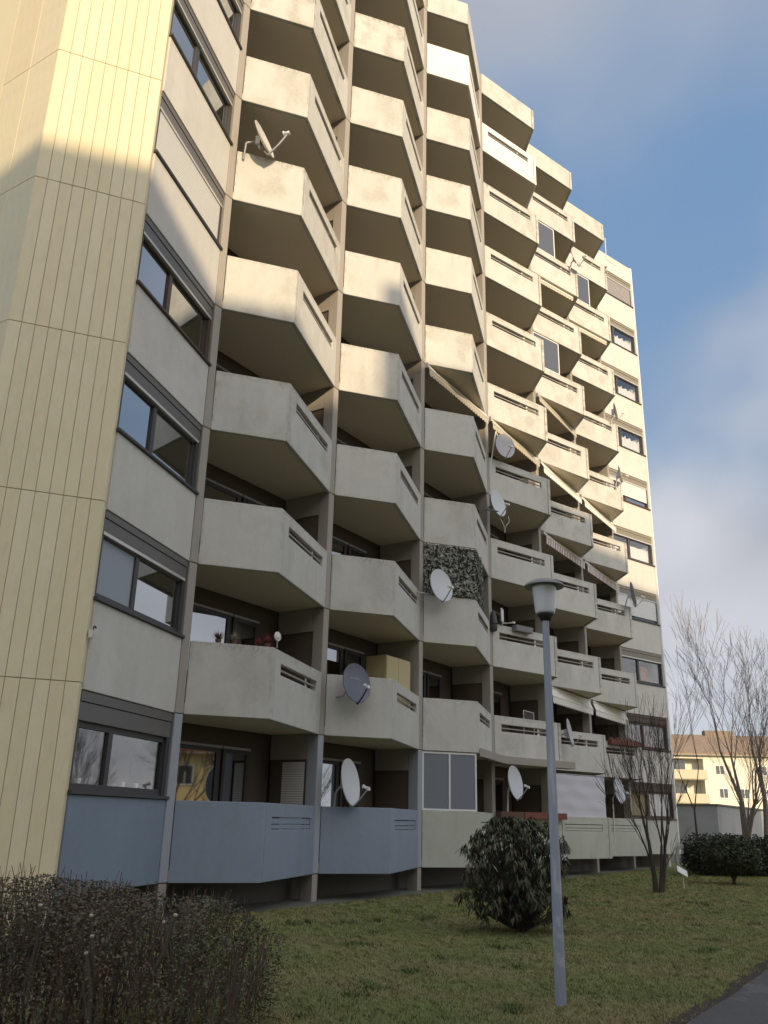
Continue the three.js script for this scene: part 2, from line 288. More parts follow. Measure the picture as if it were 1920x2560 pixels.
// corner trim, end wall, core, roof, plinth
mesh('corner_trim', chamferBox(28.03, 28.19, Y0, 29.0, 0.55, 0.98, 0.01), M.whiteFrame, block);
mesh('end_wall', box(27.9, 28.16, 0, 28.9, -12, 0.54), M.span[1], block);
mesh('core_wall', box(-2.6, 27.89, 0, 28.4, -12, -1.43), M.room, block);
mesh('roof', prism([[-2.9, 0.85], [-0.1, -0.1], [cs(6), -0.1], [27.88, 0.8], [27.88, -12], [-2.9, -12]], 28.41, 28.6), M.roofing, block);
mesh('plinth', box(-2.9, 28.0, -0.2, Y0 + 0.02, -0.9, -0.62), M.plinth, block);
for (const [b, s] of [[BAY, 1], [BAY2, -1]]) mesh('bay_floor', prism(s > 0 ? [[-2.9, 0.85], [-0.2, -0.1], [-0.2, -0.6], [-2.9, -0.6]] : [[cs(6) + 0.12, -0.1], [27.88, 0.8], [27.88, -0.6], [cs(6) + 0.12, -0.6]], Y0 + 0.03, Y0 + 0.2), M.soffit, block);

// yellow clad stair tower at the near corner
{
  const tw = part('stair_tower', block);
  const TL = [-4.53, -0.05], TR = [-3.08, 1.0], TQ = [-2.955, 0.9], ins = 0.035;
  mesh('backing_wall', prism([[TL[0] + ins, TL[1] - 0.01], [TR[0] + 0.005, TR[1] - ins - 0.012], [TQ[0] - ins, TQ[1] - 0.03], [TQ[0] - ins, -3.5], [TL[0] + ins, -3.5]], 0, 30.4), std([0.40, 0.33, 0.21], 0.9), tw);
  const jo = 0.08;
  function face(a, b, n, name = 'cladding_strip') {
    const L = lenOf(a, b), w = L / n, tn = dirTurn(a, b), geo = chamferBox(0.003, w - 0.003, 0.005, FH - 0.005, -0.03, 0, 0.004), low = chamferBox(0.003, w - 0.003, 0.005, Y0 + jo - 0.01, -0.03, 0, 0.004);
    for (let k = -1; k <= 10; k++) for (let j = 0; j < n; j++) {
      const f = (j * w) / L, m = mesh(name, k < 0 ? low : geo, yel[(j * 5 + k * 3 + 12 + (j * k) % 3) % 4], tw);
      m.position.set(a[0] + (b[0] - a[0]) * f, k < 0 ? 0 : yk(k) + jo, a[1] + (b[1] - a[1]) * f); m.rotation.y = tn;
    }
  }
  face(TL, TR, 9); face(TR, TQ, 1); face([TL[0], -1.65], TL, 2);
  mesh('rear_cladding', box(TL[0], TL[0] + 0.03, 0, 30.4, -3.5, -1.66), yel[0], tw);
  mesh('cap', prism([[TL[0] - 0.03, -3.5], [TL[0] - 0.03, TL[1]], [TR[0], TR[1] + 0.04], [TQ[0] + 0.03, TQ[1]], [TQ[0] + 0.03, -3.5]], 30.41, 30.5), M.alu, tw);
  const fx = part('wall_socket', tw, -3.03, 4.05, 0.99, dirTurn(TR, TQ)); mesh('box', chamferBox(-0.05, 0.05, -0.06, 0.06, 0, 0.06), M.alu, fx); mesh('hook', tube([[0, 0.05, 0.05], [0.01, 0.12, 0.06], [0.03, 0.09, 0.09]], 0.012), M.frame, fx);
}
// glazed screens standing on parapets (white frames, grey panes)
function screen(i, k, x0, x1, side, y1 = FH - 0.02, mat = M.greyGlass, n = 1) {
  const K = KIND[i < 3 ? 0 : 1]; let a, b;
  if (side) { a = K.p0; b = K.C; } else { a = K.a; b = K.b; }
  const g = part('glass_screen', block, cs(i) + a[0], yk(k), a[1], dirTurn(a, b));
  const y0 = PH + 0.006, f = 0.045, z0 = -0.085, z1 = -0.035, fr = [box(x0, x1, y0, y0 + f, z0, z1), box(x0, x1, y1 - f, y1, z0, z1)];
  for (let j = 0; j <= n; j++) { const x = x0 + (x1 - x0 - f) * j / n; fr.push(box(x, x + f, y0 + f, y1 - f, z0, z1)); }
  mesh('frame', merge(fr), M.whiteFrame, g);
  for (let j = 0; j < n; j++) { const w = (x1 - x0 - f) / n; mesh('pane', box(x0 + f + w * j, x0 + w * (j + 1), y0 + f, y1 - f, -0.066, -0.054), mat, g); }
}
screen(2, 0, 0.0, 1.5, true, FH - 0.02, M.greyGlass, 2); const deepGlass = new THREE.MeshPhysicalMaterial({ color: new THREE.Color().setRGB(0.10, 0.105, 0.125), roughness: 0.06, ior: 1.8 });
screen(4, 8, 0.0, 1.6, false, FH - 0.02, deepGlass); screen(5, 8, 0.0, 1.6, false, FH - 0.02, deepGlass); screen(4, 6, 0.0, 1.53, false, FH - 0.02, deepGlass);
// concrete ledge over the fourth ground floor balcony
{
  const g = part('ledge', block, 0, yk(1) - 0.02, 0);
  mesh('slab', prism([[cs(2) + 1.6, 0.93], [cs(3) - 0.1, 0.36], [cs(3) + 0.25, 0.36], [cs(3) + 3.05, 1.32], [cs(3) + 3.1, 1.0], [cs(3) + 0.2, 0.04], [cs(3) - 0.15, 0.04], [cs(2) + 1.5, 0.9]], -0.06, 0.16, 0.01), M.beam, g);
}

// ------------------------------------------------------------------ things fixed to or standing on the balconies
const bays = ['first', 'second', 'third', 'fourth', 'fifth', 'sixth'], levels = ['ground floor', 'first floor', 'second floor', 'third floor', 'fourth floor', 'fifth floor', 'sixth floor', 'seventh floor', 'eighth floor', 'ninth floor'];
const stripeTex = tex(256, 8, u => { const f = (u * 4.08 / 0.17) % 1; return f < 0.4 ? [0.17, 0.06, 0.05] : [0.80, 0.77, 0.74]; }); stripeTex.repeat.set(1 / 4.08, 1);
const clothMat = { cream: std([0.52, 0.47, 0.375], 0.95, { side: THREE.DoubleSide }), white: std([0.80, 0.78, 0.74], 0.95, { side: THREE.DoubleSide }), striped: new THREE.MeshStandardMaterial({ map: stripeTex, roughness: 0.95, side: THREE.DoubleSide }) };
function awning(i, k, kind, out, drop, val, label, edge) {
  const K = KIND[i < 3 ? 0 : 1], w = edge ? toWorld(cs(i) + K.a[0] + 0.05, yk(k + 1) + 0.02, K.a[1] - 0.14) : toWorld(cs(i) + 0.12, yk(k + 1) + 0.02, 0.02), o = thing('awning', label, 'awning', w, TURN + (edge ? K.turn : 0), 'roller awnings under the balcony soffits');
  const L = edge ? 2.7 : PITCH - 0.24, y = -0.09, m = clothMat[kind];
  mesh('roller', new THREE.CylinderGeometry(0.055, 0.055, L, 12).rotateZ(Math.PI / 2).translate(L / 2, y + 0.01, 0), M.trim, o);
  mesh('bracket', merge([box(0, 0.03, -0.16, 0.01, -0.06, 0.06), box(L - 0.03, L, -0.16, 0.01, -0.06, 0.06)]), M.steel, o);
  const yb = y - drop, sh = new THREE.Shape(), n = Math.round(L / 0.17);
  mesh('front_bar', box(0.02, L - 0.02, yb - 0.02, yb + 0.02, out - 0.015, out + 0.015), M.trim, o);
  const fab = new THREE.BufferGeometry(); const P = [], U = [], I = [];
  for (let q = 0; q <= 30; q++) { const x = 0.03 + (L - 0.06) * q / 30, sag = 0.012 * Math.sin(q * 1.3); P.push(x, y + 0.05, 0.01, x, (y + yb) / 2 + 0.03 - sag, out * 0.5, x, yb + 0.021, out); U.push(x, 0, x, 0.5, x, 1); if (q) { const c = q * 3; for (const e of [0, 1]) I.push(c - 3 + e, c - 2 + e, c + e, c + e, c - 2 + e, c + 1 + e); } }
  fab.setAttribute('position', new THREE.Float32BufferAttribute(P, 3)); fab.setAttribute('uv', new THREE.Float32BufferAttribute(U, 2)); fab.setIndex(I); fab.computeVertexNormals(); mesh('fabric', fab, m, o);
  sh.moveTo(0.03, 0); sh.lineTo(L - 0.03, 0); const st = (L - 0.06) / n;
  for (let q = n; q > 0; q--) { const x = 0.03 + st * q; if (kind === 'striped') { sh.lineTo(x, -val); } else { sh.lineTo(x, -val * 0.72); sh.quadraticCurveTo(x - st / 2, -val * 1.28, x - st, -val * 0.72); } }
  if (kind === 'striped') sh.lineTo(0.03, -val);
  const vg = new THREE.ExtrudeGeometry(sh, { depth: 0.004, bevelEnabled: false, curveSegments: 4 }); vg.translate(0, yb - 0.02, out - 0.002);
  mesh('valance', vg, m, o);
  mesh('arm', merge([rod([0.3, y, 0], [0.5, yb, out], 0.014), rod([L - 0.3, y, 0], [L - 0.5, yb, out], 0.014)]), M.steel, o);
}
const aw = (i, k, kind, out, drop, val, what, edge) => awning(i, k, kind, out, drop, val, `${what} over the ${levels[k]} balcony in the ${bays[i]} balcony column`, edge);
aw(2, 4, 'cream', 0.10, 0.10, 0.22, 'cream scalloped awning'); aw(3, 4, 'cream', 0.12, 0.14, 0.2, 'cream scalloped awning'); aw(4, 7, 'cream', 0.08, 0.06, 0.14, 'rolled cream awning', true); aw(5, 7, 'cream', 0.08, 0.06, 0.14, 'rolled cream awning', true);
aw(4, 5, 'cream', 0.10, 0.08, 0.18, 'cream scalloped awning'); aw(4, 4, 'white', 0.16, 0.22, 0.22, 'white scalloped awning'); aw(5, 4, 'white', 0.18, 0.24, 0.2, 'white scalloped awning');
aw(4, 3, 'striped', 0.14, 0.14, 0.26, 'brown and white striped awning'); aw(5, 3, 'striped', 0.14, 0.14, 0.26, 'brown and white striped awning'); aw(4, 1, 'white', 0.14, 0.30, 0.22, 'off-white scalloped awning'); aw(5, 1, 'white', 0.14, 0.30, 0.2, 'off-white scalloped awning');

// satellite dishes, all aimed at the same satellite
const FACE = Math.atan2(0.75, 0.66);
const dishMat = { white: std([0.60, 0.62, 0.65], 0.4), grey: std([0.45, 0.44, 0.47], 0.45), dark: std([0.135, 0.145, 0.185], 0.4), cream: std([0.58, 0.55, 0.50], 0.45) };
function dish(c, R, kind, label, o = {}) {
  const mountTo = o.mount, turn = o.turn ?? FACE, tilt = o.tilt ?? 0.16;
  const w = toWorld(...c), g = thing('satellite_dish', label, 'satellite dish', w, turn, 'satellite dishes on the balconies');
  const prof = [], dep = 0.16 * R, n = 10;
  for (let i = 0; i <= n; i++) { const q = i / n; prof.push(new THREE.Vector2(Math.max(0.0001, q * R), dep * q * q)); }
  prof.push(new THREE.Vector2(R * 1.012, dep + 0.004), new THREE.Vector2(R * 1.012, dep - 0.018));
  for (let i = n; i >= 0; i--) { const q = i / n; prof.push(new THREE.Vector2(Math.max(0.0001, q * R * 0.985), dep * q * q - 0.02)); }
  const refl = new THREE.LatheGeometry(prof, 40); refl.rotateX(Math.PI / 2); refl.scale(0.92, 1.02, 1); refl.rotateX(-tilt);
  mesh('reflector', refl, dishMat[kind], g);
  if (kind === 'dark') { const pr = merge([-0.14, -0.095, -0.05, -0.005, 0.04, 0.085, 0.15].map((x, q) => box(x * R / 0.38, (x + (q === 6 ? 0.012 : 0.03)) * R / 0.38, 0.10, 0.135, dep * 0.12 + 0.001, dep * 0.12 + 0.004))); pr.rotateX(-tilt); mesh('print', pr, std([0.28, 0.32, 0.38], 0.6), g); }
  const am = kind === 'dark' ? M.black : M.steel, ar = o.arm ?? 1, tip = [0, -0.42 * R, 0.95 * R * ar], foot = [0, -1.03 * R, 0.16 * R];
  const arm = G(tube([[0, -0.75 * R, -0.03], [0, -1.07 * R, 0.02], foot, [0, -0.8 * R, 0.5 * R * ar], tip], 0.017 * (ar > 1 ? 1.5 : 1), 6, 20)); arm.rotateX(-tilt); mesh('feed_arm', arm, am, g);
  const lnb = merge([rod([0, -0.42 * R, 0.98 * R], [0, -0.30 * R, 0.76 * R], 0.035, 0.028, 10), rod([0, -0.30 * R, 0.76 * R], [0, -0.28 * R, 0.72 * R], 0.045, 0.045, 10), box(-0.03, 0.03, -0.5 * R, -0.36 * R, 0.93 * R, 1.03 * R)]); lnb.translate(0, 0, 0.95 * R * (ar - 1)); if (ar > 1) lnb.scale(1.3, 1, 1); lnb.rotateX(-tilt); mesh('receiver', lnb, o.lnb ?? M.whiteFrame, g);
  mesh('bracket', merge([box(-0.07, 0.07, -0.12, 0.1, -0.13, -0.02), box(-0.03, 0.03, -0.5 * R, 0.1, -0.06, -0.025)]), M.steel, g);
  if (mountTo) { // mounting pole from the bracket to points given in the facade frame
    const inv = new THREE.Matrix4().compose(w, new THREE.Quaternion().setFromAxisAngle(new THREE.Vector3(0, 1, 0), turn), new THREE.Vector3(1, 1, 1)).invert();
    const pts = mountTo.map(q => toWorld(...q).applyMatrix4(inv)); pts.unshift(new THREE.Vector3(0, 0, -0.1));
    const r = []; for (let i = 1; i < pts.length; i++) r.push(rod(pts[i - 1].toArray(), pts[i].toArray(), 0.024)); mesh('mast', merge(r), o.mast ?? M.steel, g);
  }
  return g;
}
dish([0.26, 15.82, 0.48], 0.44, 'cream', 'sunlit satellite dish on a bracket above the fifth floor parapet of the first column', { tilt: 0.35, turn: FACE + 0.40, arm: 1.45, mount: [[0.02, 15.68, 0.24], [0.1, 15.35, 0.12]] });
dish([12.83, 13.19, 0.45], 0.41, 'grey', 'round grey satellite dish under the cream awning of the fourth column, white mast above it', { turn: FACE - 0.35, tilt: 0.05, mount: [[12.75, 13.75, 0.2], [12.7, 12.5, 0.0]], mast: M.trim });
dish([12.22, 11.0, 0.42], 0.43, 'white', 'tilted white satellite dish with dangling cable between the third and fourth columns', { mount: [[11.85, 10.75, 0.18], [11.6, 10.5, 0.76]] });
mesh('cable', tube([[0.1, -0.45, 0.35], [0.14, -0.62, 0.36], [0.04, -0.78, 0.3], [0.1, -0.95, 0.2], [0.22, -0.85, 0.15], [0.16, -0.6, 0.1], [0.1, -0.3, -0.05]], 0.009, 5, 40), M.trim, scene.getObjectByName('satellite_dish_002'));
dish([8.40, 7.46, 0.50], 0.44, 'white', 'big white satellite dish in front of the camouflage net', { turn: FACE - 0.12, mount: [[8.15, 7.2, 0.35], [7.75, 7.18, 0.2]] });
dish([4.40, 4.35, 0.62], 0.42, 'dark', 'dark blue-grey satellite dish on the first floor balcony of the second column', { turn: FACE - 0.1, mount: [[4.38, 4.1, 0.33], [4.36, 4.08, 0.16]] });
dish([4.54, 2.31, 0.42], 0.47, 'white', 'tall white satellite dish standing on the blue ground floor parapet', { turn: FACE + 0.32, mount: [[4.45, 2.1, 0.18], [4.45, 1.8, 0.16]] });
dish([12.93, 2.67, 0.42], 0.46, 'white', 'white satellite dish on a thin mast above the brown planter', { turn: FACE + 0.1, mount: [[12.85, 2.4, 0.28], [12.85, 1.62, 0.24], [12.7, 1.6, 0.16]], mast: M.trim });
dish([22.04, 2.79, 0.50], 0.45, 'white', 'white satellite dish beside the white cloth screen of the ground floor', { mount: [[21.9, 2.5, 0.33], [21.9, 0.9, 0.3], [21.85, 0.9, 0.2]], mast: M.trim });
dish([17.04, 4.45, 0.58], 0.43, 'grey', 'grey satellite dish seen edge-on behind the lamp post', { turn: FACE + 0.35, mount: [[16.85, 4.2, 0.2], [16.8, 3.9, 0.06]] });
dish([23.45, 10.5, 1.12], 0.5, 'grey', 'narrow grey satellite dish in front of the closed shutter at the sun line', { turn: FACE + 0.55, mount: [[23.35, 10.2, 0.92], [23.35, 9.9, 0.84]] });
dish([23.35, 18.75, 1.0], 0.38, 'cream', 'sunlit satellite dish on the sixth floor balcony of the last column', { turn: FACE + 0.5, mount: [[23.3, 18.5, 0.9], [23.3, 18.2, 0.84]] });
dish([23.3, 15.75, 1.02], 0.36, 'cream', 'sunlit satellite dish on the fifth floor balcony of the last column', { turn: FACE + 0.5, mount: [[23.25, 15.5, 0.92], [23.25, 15.2, 0.84]] });
dish([19.2, 24.15, 1.1], 0.46, 'cream', 'sunlit satellite dish on the eighth floor balcony of the fifth column near the roof', { turn: FACE - 0.1, mount: [[19.1, 23.9, 0.9], [19.1, 23.6, 0.84]] });

// camouflage net over the second floor balcony of the third column
{
  reseed(91);
  const K = KIND[0], o = thing('camouflage_net', 'camouflage net hung across the second floor balcony of the third column', 'net', toWorld(cs(2), yk(2) + PH, 0), TURN);
  const P = [], C = [], flake = (a, b, mx) => {
    const L = lenOf(a, b), dx = (b[0] - a[0]) / L, dz = (b[1] - a[1]) / L, x = rnd() * L * mx, H = FH - PH - 0.05, y = rnd() * H, q = rr(0.03, 0.075), an = rnd() * 6.28, off = rr(0.005, 0.05);
    const lum = rnd(), col = lum < 0.42 ? [0.022, 0.024, 0.020] : lum < 0.75 ? [0.20, 0.20, 0.165] : [0.36, 0.36, 0.31];
    const pt = (u, v) => { const X = x + u * Math.cos(an) - v * Math.sin(an), Y = y + u * Math.sin(an) + v * Math.cos(an), Z = off + rr(-0.012, 0.012); return [a[0] + dx * X - dz * Z, Math.max(-0.02, Y), a[1] + dz * X + dx * Z]; };
    const p = [pt(-q, 0), pt(0, -q * 0.5), pt(q, 0.2 * q), pt(0.1 * q, q * 0.55)];
    for (const t of [0, 1, 2, 0, 2, 3]) { P.push(...p[t]); C.push(...col); }
  };
  const back = [[K.p0[0], K.p0[1]], [K.C[0], K.C[1]], [2.6, 0.50]];
  for (let i = 0; i < 2600; i++) flake(back[0], back[1], 1);
  for (let i = 0; i < 1500; i++) flake(back[1], back[2], 1);
  const g = new THREE.BufferGeometry(); g.setAttribute('position', new THREE.Float32BufferAttribute(P, 3)); g.setAttribute('color', new THREE.Float32BufferAttribute(C, 3)); g.computeVertexNormals();
  const leaves = mesh('garnish', g, new THREE.MeshStandardMaterial({ vertexColors: true, roughness: 0.95, side: THREE.DoubleSide }), o); leaves.userData.kind = 'stuff';
  mesh('net_backing', merge([prism([back[0], back[1], [back[1][0] + 0.006, back[1][1] - 0.01], [back[0][0] + 0.006, back[0][1] - 0.008]], 0.0, FH - PH - 0.04), prism([back[1], back[2], [back[2][0] - 0.005, back[2][1] - 0.012], [back[1][0], back[1][1] - 0.012]], 0.0, FH - PH - 0.04)]), M.black, o);
  mesh('top_bar', merge([rod([K.p0[0], FH - PH - 0.04, 0.01], [K.C[0], FH - PH - 0.04, 0.96], 0.018), rod([K.C[0], FH - PH - 0.04, 0.96], [2.6, FH - PH - 0.04, 0.51], 0.018)]), M.trim, o);
}
// white cloth screen closing the fifth ground floor balcony
{
  const K = KIND[1], o = thing('cloth_screen', 'white cloth screen closing the ground floor balcony of the fifth column', 'screen', toWorld(cs(4) + K.a[0], yk(0) + PH, K.a[1]), TURN + K.turn);
  const g = new THREE.PlaneGeometry(2.75, 1.32, 60, 40), p = g.attributes.position;
  for (let i = 0; i < p.count; i++) { const x = p.getX(i), y = p.getY(i); p.setXYZ(i, x + 1.42, y + 0.66, -0.03 + 0.006 * Math.sin(y * 15 + 0.5 * Math.sin(x * 2)) + 0.006 * Math.sin(x * 5 + y * 9)); }
  g.computeVertexNormals(); mesh('cloth', g, std([0.62, 0.61, 0.68], 0.95, { side: THREE.DoubleSide }), o); mesh('top_rail', rod([0, 1.33, -0.03], [2.83, 1.33, -0.03], 0.018), M.steel, o);
}
{ // furled parasol showing above the parapet
  const o = thing('closed_parasol', 'furled white parasol beside the pillar on the fourth floor balcony of the fourth column', 'parasol', toWorld(cs(4) - 0.42, yk(4) + 0.2, 0.12), TURN);
  mesh('foot', new THREE.CylinderGeometry(0.2, 0.22, 0.06, 18).translate(0, 0.03, 0), M.frame, o); mesh('pole', rod([0, 0.06, 0], [0, 0.75, 0], 0.018), M.steel, o);
  const pts = []; for (let q = 0; q <= 8; q++) pts.push(new THREE.Vector2(0.03 + 0.10 * Math.sin(q / 8 * Math.PI * 0.92 + 0.12), 0.7 + q * 0.12));
  const g = new THREE.LatheGeometry(pts, 18), p = g.attributes.position; for (let q = 0; q < p.count; q++) { const a = Math.atan2(p.getZ(q), p.getX(q)), f = 1 + 0.12 * Math.sin(a * 6); p.setX(q, p.getX(q) * f); p.setZ(q, p.getZ(q) * f); } g.computeVertexNormals(); mesh('canopy', g, clothMat.white, o); mesh('strap', new THREE.TorusGeometry(0.125, 0.012, 6, 18).rotateX(Math.PI / 2).translate(0, 1.2, 0), M.trim, o);
}
{ // white pole at the last roof corner
  const o = thing('antenna_mast', 'thin white antenna mast at the outer corner of the topmost balcony in the last column', 'antenna', toWorld(23.78, yk(9) + 0.9, 1.0), TURN);
  mesh('pole', rod([0, 0, 0], [0, 1.95, 0.02], 0.022), M.whiteFrame, o); mesh('clamp', merge([box(-0.05, 0.05, 0.05, 0.1, -0.12, 0.03), box(-0.05, 0.05, 0.3, 0.35, -0.12, 0.03)]), M.steel, o); mesh('boom', merge([rod([0, 0.75, 0.02], [0.75, 0.72, 0.25], 0.014), rod([0.55, 0.6, 0.19], [0.55, 0.86, 0.19], 0.008), rod([0.7, 0.6, 0.235], [0.7, 0.84, 0.235], 0.008)]), M.trim, o);
}
// planters and plants
const terracotta = std([0.20, 0.070, 0.050], 0.85), brownBox = std([0.14, 0.075, 0.055], 0.8), greyBox = std([0.22, 0.22, 0.23], 0.8);
function planter(L, mat, o, h = 0.18, d = 0.2) { const r = slabPanel(L, h, 0.01, null, 0.003); mesh('trough', merge([chamferBox(0, L, 0, 0.015, 0, d, 0.003), chamferBox(0, L, 0.015, h, 0, 0.014, 0.003), chamferBox(0, L, 0.015, h, d - 0.014, d, 0.003), chamferBox(0, 0.014, 0.015, h, 0.014, d - 0.014, 0.003), chamferBox(L - 0.014, L, 0.015, h, 0.014, d - 0.014, 0.003)]), mat, o); mesh('soil', box(0.014, L - 0.014, 0.02, h - 0.03, 0.014, d - 0.014), std([0.03, 0.022, 0.016], 1), o); }
function hang(i, k, x, L, mat, label, name = 'planter') { const K = KIND[i < 3 ? 0 : 1], dx = (K.b[0] - K.a[0]) / K.L, dz = (K.b[1] - K.a[1]) / K.L; const o = thing(name, label, 'planter', toWorld(cs(i) + K.a[0] + dx * x - dz * 0.012, yk(k) + PH - 0.12, K.a[1] + dz * x + dx * 0.012), TURN + K.turn, 'planters hung on parapets'); planter(L, mat, o); mesh('hook', merge([box(0.1, 0.13, 0.1, 0.135, -0.13, 0.0), box(L - 0.13, L - 0.1, 0.1, 0.135, -0.13, 0.0)]), M.steel, o); return o; }
hang(3, 0, -0.02, 0.95, brownBox, 'dull brown planter below the dish mast on the ground floor parapet'); hang(3, 0, 0.96, 1.0, terracotta, 'red-brown planter behind the top of the rhododendron'); hang(3, 0, 1.98, 0.85, terracotta, 'red-brown planter just right of the lamp post');
hang(3, 2, 0.85, 0.75, greyBox, 'grey planter on the second floor parapet of the fourth column');
const fp = [hang(5, 1, 0.85, 0.9, terracotta, 'terracotta planter with dry flowers on the last first floor balcony, nearer the pillar'), hang(5, 1, 1.8, 0.95, terracotta, 'terracotta planter with dry flowers on the last first floor balcony, nearer the corner')];
function spiky(o, x, z, y, n, len, col) {
  const P = [], C = []; for (let i = 0; i < n; i++) { const a = rnd() * 6.28, e = rr(0.4, 1.35), l = len * rr(0.6, 1), d = [Math.cos(a) * Math.cos(e), Math.sin(e), Math.sin(a) * Math.cos(e)], s = [-Math.sin(a) * 0.012, 0, Math.cos(a) * 0.012], m = rr(0.7, 1.25); P.push(x - s[0], y, z - s[2], x + s[0], y, z + s[2], x + d[0] * l, y + d[1] * l, z + d[2] * l); for (let q = 0; q < 3; q++) C.push(col[0] * m, col[1] * m, col[2] * m); }
  const g = new THREE.BufferGeometry(); g.setAttribute('position', new THREE.Float32BufferAttribute(P, 3)); g.setAttribute('color', new THREE.Float32BufferAttribute(C, 3)); g.computeVertexNormals(); return mesh('foliage', g, new THREE.MeshStandardMaterial({ vertexColors: true, roughness: 0.8, side: THREE.DoubleSide }), o);
}
reseed(44);
fp.forEach(o => { for (let q = 0; q < 7; q++) spiky(o, 0.08 + q * 0.12, 0.1, 0.13, 26, 0.2, q % 3 ? [0.30, 0.11, 0.07] : [0.5, 0.42, 0.34]); });
{
  const K = KIND[0], along = f => [cs(0) + K.p0[0] + (K.C[0] - K.p0[0]) * f + 0.04, yk(1) + PH, K.p0[1] + (K.C[1] - K.p0[1]) * f - 0.06];
  const pots = [[0.33, [0.16, 0.05, 0.07], 'dark red spiky succulent on the first floor parapet beside the window reflection', 0.22], [0.52, [0.34, 0.32, 0.26], 'pale spiky succulent on the first floor parapet', 0.22], [0.93, [0.26, 0.06, 0.06], 'bushy red heather at the corner of the first floor parapet', 0.24]];
  for (const [f, col, label, l] of pots) { const o = thing('potted_plant', label, 'plant', toWorld(...along(f)), TURN, 'plants on the first floor parapet'); mesh('pot', new THREE.CylinderGeometry(0.06, 0.045, 0.07, 14).translate(0, 0.036, 0), brownBox, o); spiky(o, 0, 0, 0.06, 90, l, col); if (f > 0.9) { spiky(o, -0.14, -0.1, 0.02, 60, l * 0.8, col); spiky(o, 0.12, -0.05, 0.02, 60, l * 0.8, col); } }
  const o = thing('garden_ornament', 'small white sunflower ornament at the corner of the first floor parapet', 'ornament', toWorld(...along(1.05)), TURN);
  mesh('stem', rod([0, 0, 0], [0, 0.16, 0], 0.01), M.steel, o); mesh('flower', new THREE.SphereGeometry(0.07, 14, 10).scale(1, 1, 0.5).translate(0, 0.22, 0), M.trim, o); mesh('petals', new THREE.TorusGeometry(0.075, 0.02, 8, 14).translate(0, 0.22, 0), M.trim, o);
}
// cupboard on the first floor loggia of the second column
{
  const o = thing('balcony_cupboard', 'tall beige cupboard on the first floor balcony of the second column', 'cupboard', toWorld(cs(1) + 2.75, yk(1) + 0.2, -0.15), TURN), m = std([0.52, 0.45, 0.24], 0.6);
  mesh('carcass', chamferBox(0, 1.15, 0.02, 1.98, -0.6, -0.02, 0.006), m, o); mesh('door', chamferBox(0.005, 0.57, 0.05, 1.96, -0.018, 0.004, 0.004), m, o); mesh('door', chamferBox(0.58, 1.145, 0.05, 1.96, -0.018, 0.004, 0.004), m, o); mesh('foot', merge([box(0.03, 0.1, 0, 0.02, -0.55, -0.1), box(1.05, 1.12, 0, 0.02, -0.55, -0.1)]), M.black, o);
}
{
  const o = thing('white_board', 'tall pale board leaning in the ground floor loggia behind the dish with the thin mast', 'board', toWorld(cs(3) + 0.22, yk(0) + 0.2, -0.5), TURN); mesh('sheet', chamferBox(0, 0.62, 0, 1.75, -0.02, 0.015, 0.004).rotateX(-0.05), M.slat, o); mesh('batten', box(0.28, 0.34, 0.1, 1.6, 0.03, 0.05).rotateX(-0.05), M.frameBrown, o);
}
{ // drying rack on the first floor of the fourth column
  const o = thing('drying_rack', 'white wire drying rack on the first floor balcony of the fourth column', 'drying rack', toWorld(cs(3) + 2.0, yk(1) + 0.2, 0.1), TURN), r = [rod([0, 0, 0], [0, 1.45, 0], 0.012), rod([0.8, 0, 0], [0.8, 1.45, 0], 0.012), rod([0, 1.45, 0], [0.8, 1.45, 0], 0.012), rod([0, 1.1, 0], [0.8, 1.1, 0], 0.008)];
  mesh('frame', merge(r), M.whiteFrame, o); const wv = []; for (let q = 1; q < 10; q++) wv.push(rod([q * 0.08, 1.1, 0], [q * 0.08, 1.45, 0], 0.004, 0.004, 4)); mesh('wires', merge(wv), M.steel, o);
}
{ // flat white antenna on the second floor of the fourth column, and the covered parasol strapped to the pillar beside it
  const o = thing('flat_antenna', 'flat white antenna panel on the second floor parapet of the fourth column', 'antenna', toWorld(12.95, yk(2) + PH, 0.18), TURN); mesh('panel', chamferBox(-0.15, 0.15, 0.08, 0.5, -0.03, 0.03, 0.02).rotateY(0.3), M.whiteFrame, o); mesh('mast', rod([0, 0, 0], [0, 0.25, 0], 0.015), M.steel, o); mesh('feed', merge([rod([0.02, 0.05, 0], [0.34, 0.1, 0.22], 0.012), chamferBox(0.3, 0.4, 0.08, 0.14, 0.18, 0.26, 0.01)]), M.trim, o);
  const b = thing('wrapped_bundle', 'grey wrapped bundle strapped to the pillar between the third and fourth columns', 'bundle', toWorld(cs(3) + 0.02, yk(2) + 1.02, 0.07), TURN); mesh('wrap', new THREE.LatheGeometry([[0.02, 0], [0.11, 0.04], [0.13, 0.25], [0.10, 0.48], [0.05, 0.62], [0.01, 0.66]].map(p => new THREE.Vector2(...p)), 12), M.frame, b); mesh('strap', new THREE.TorusGeometry(0.135, 0.012, 6, 18).rotateX(Math.PI / 2).translate(0, 0.25, 0), M.black, b);
}
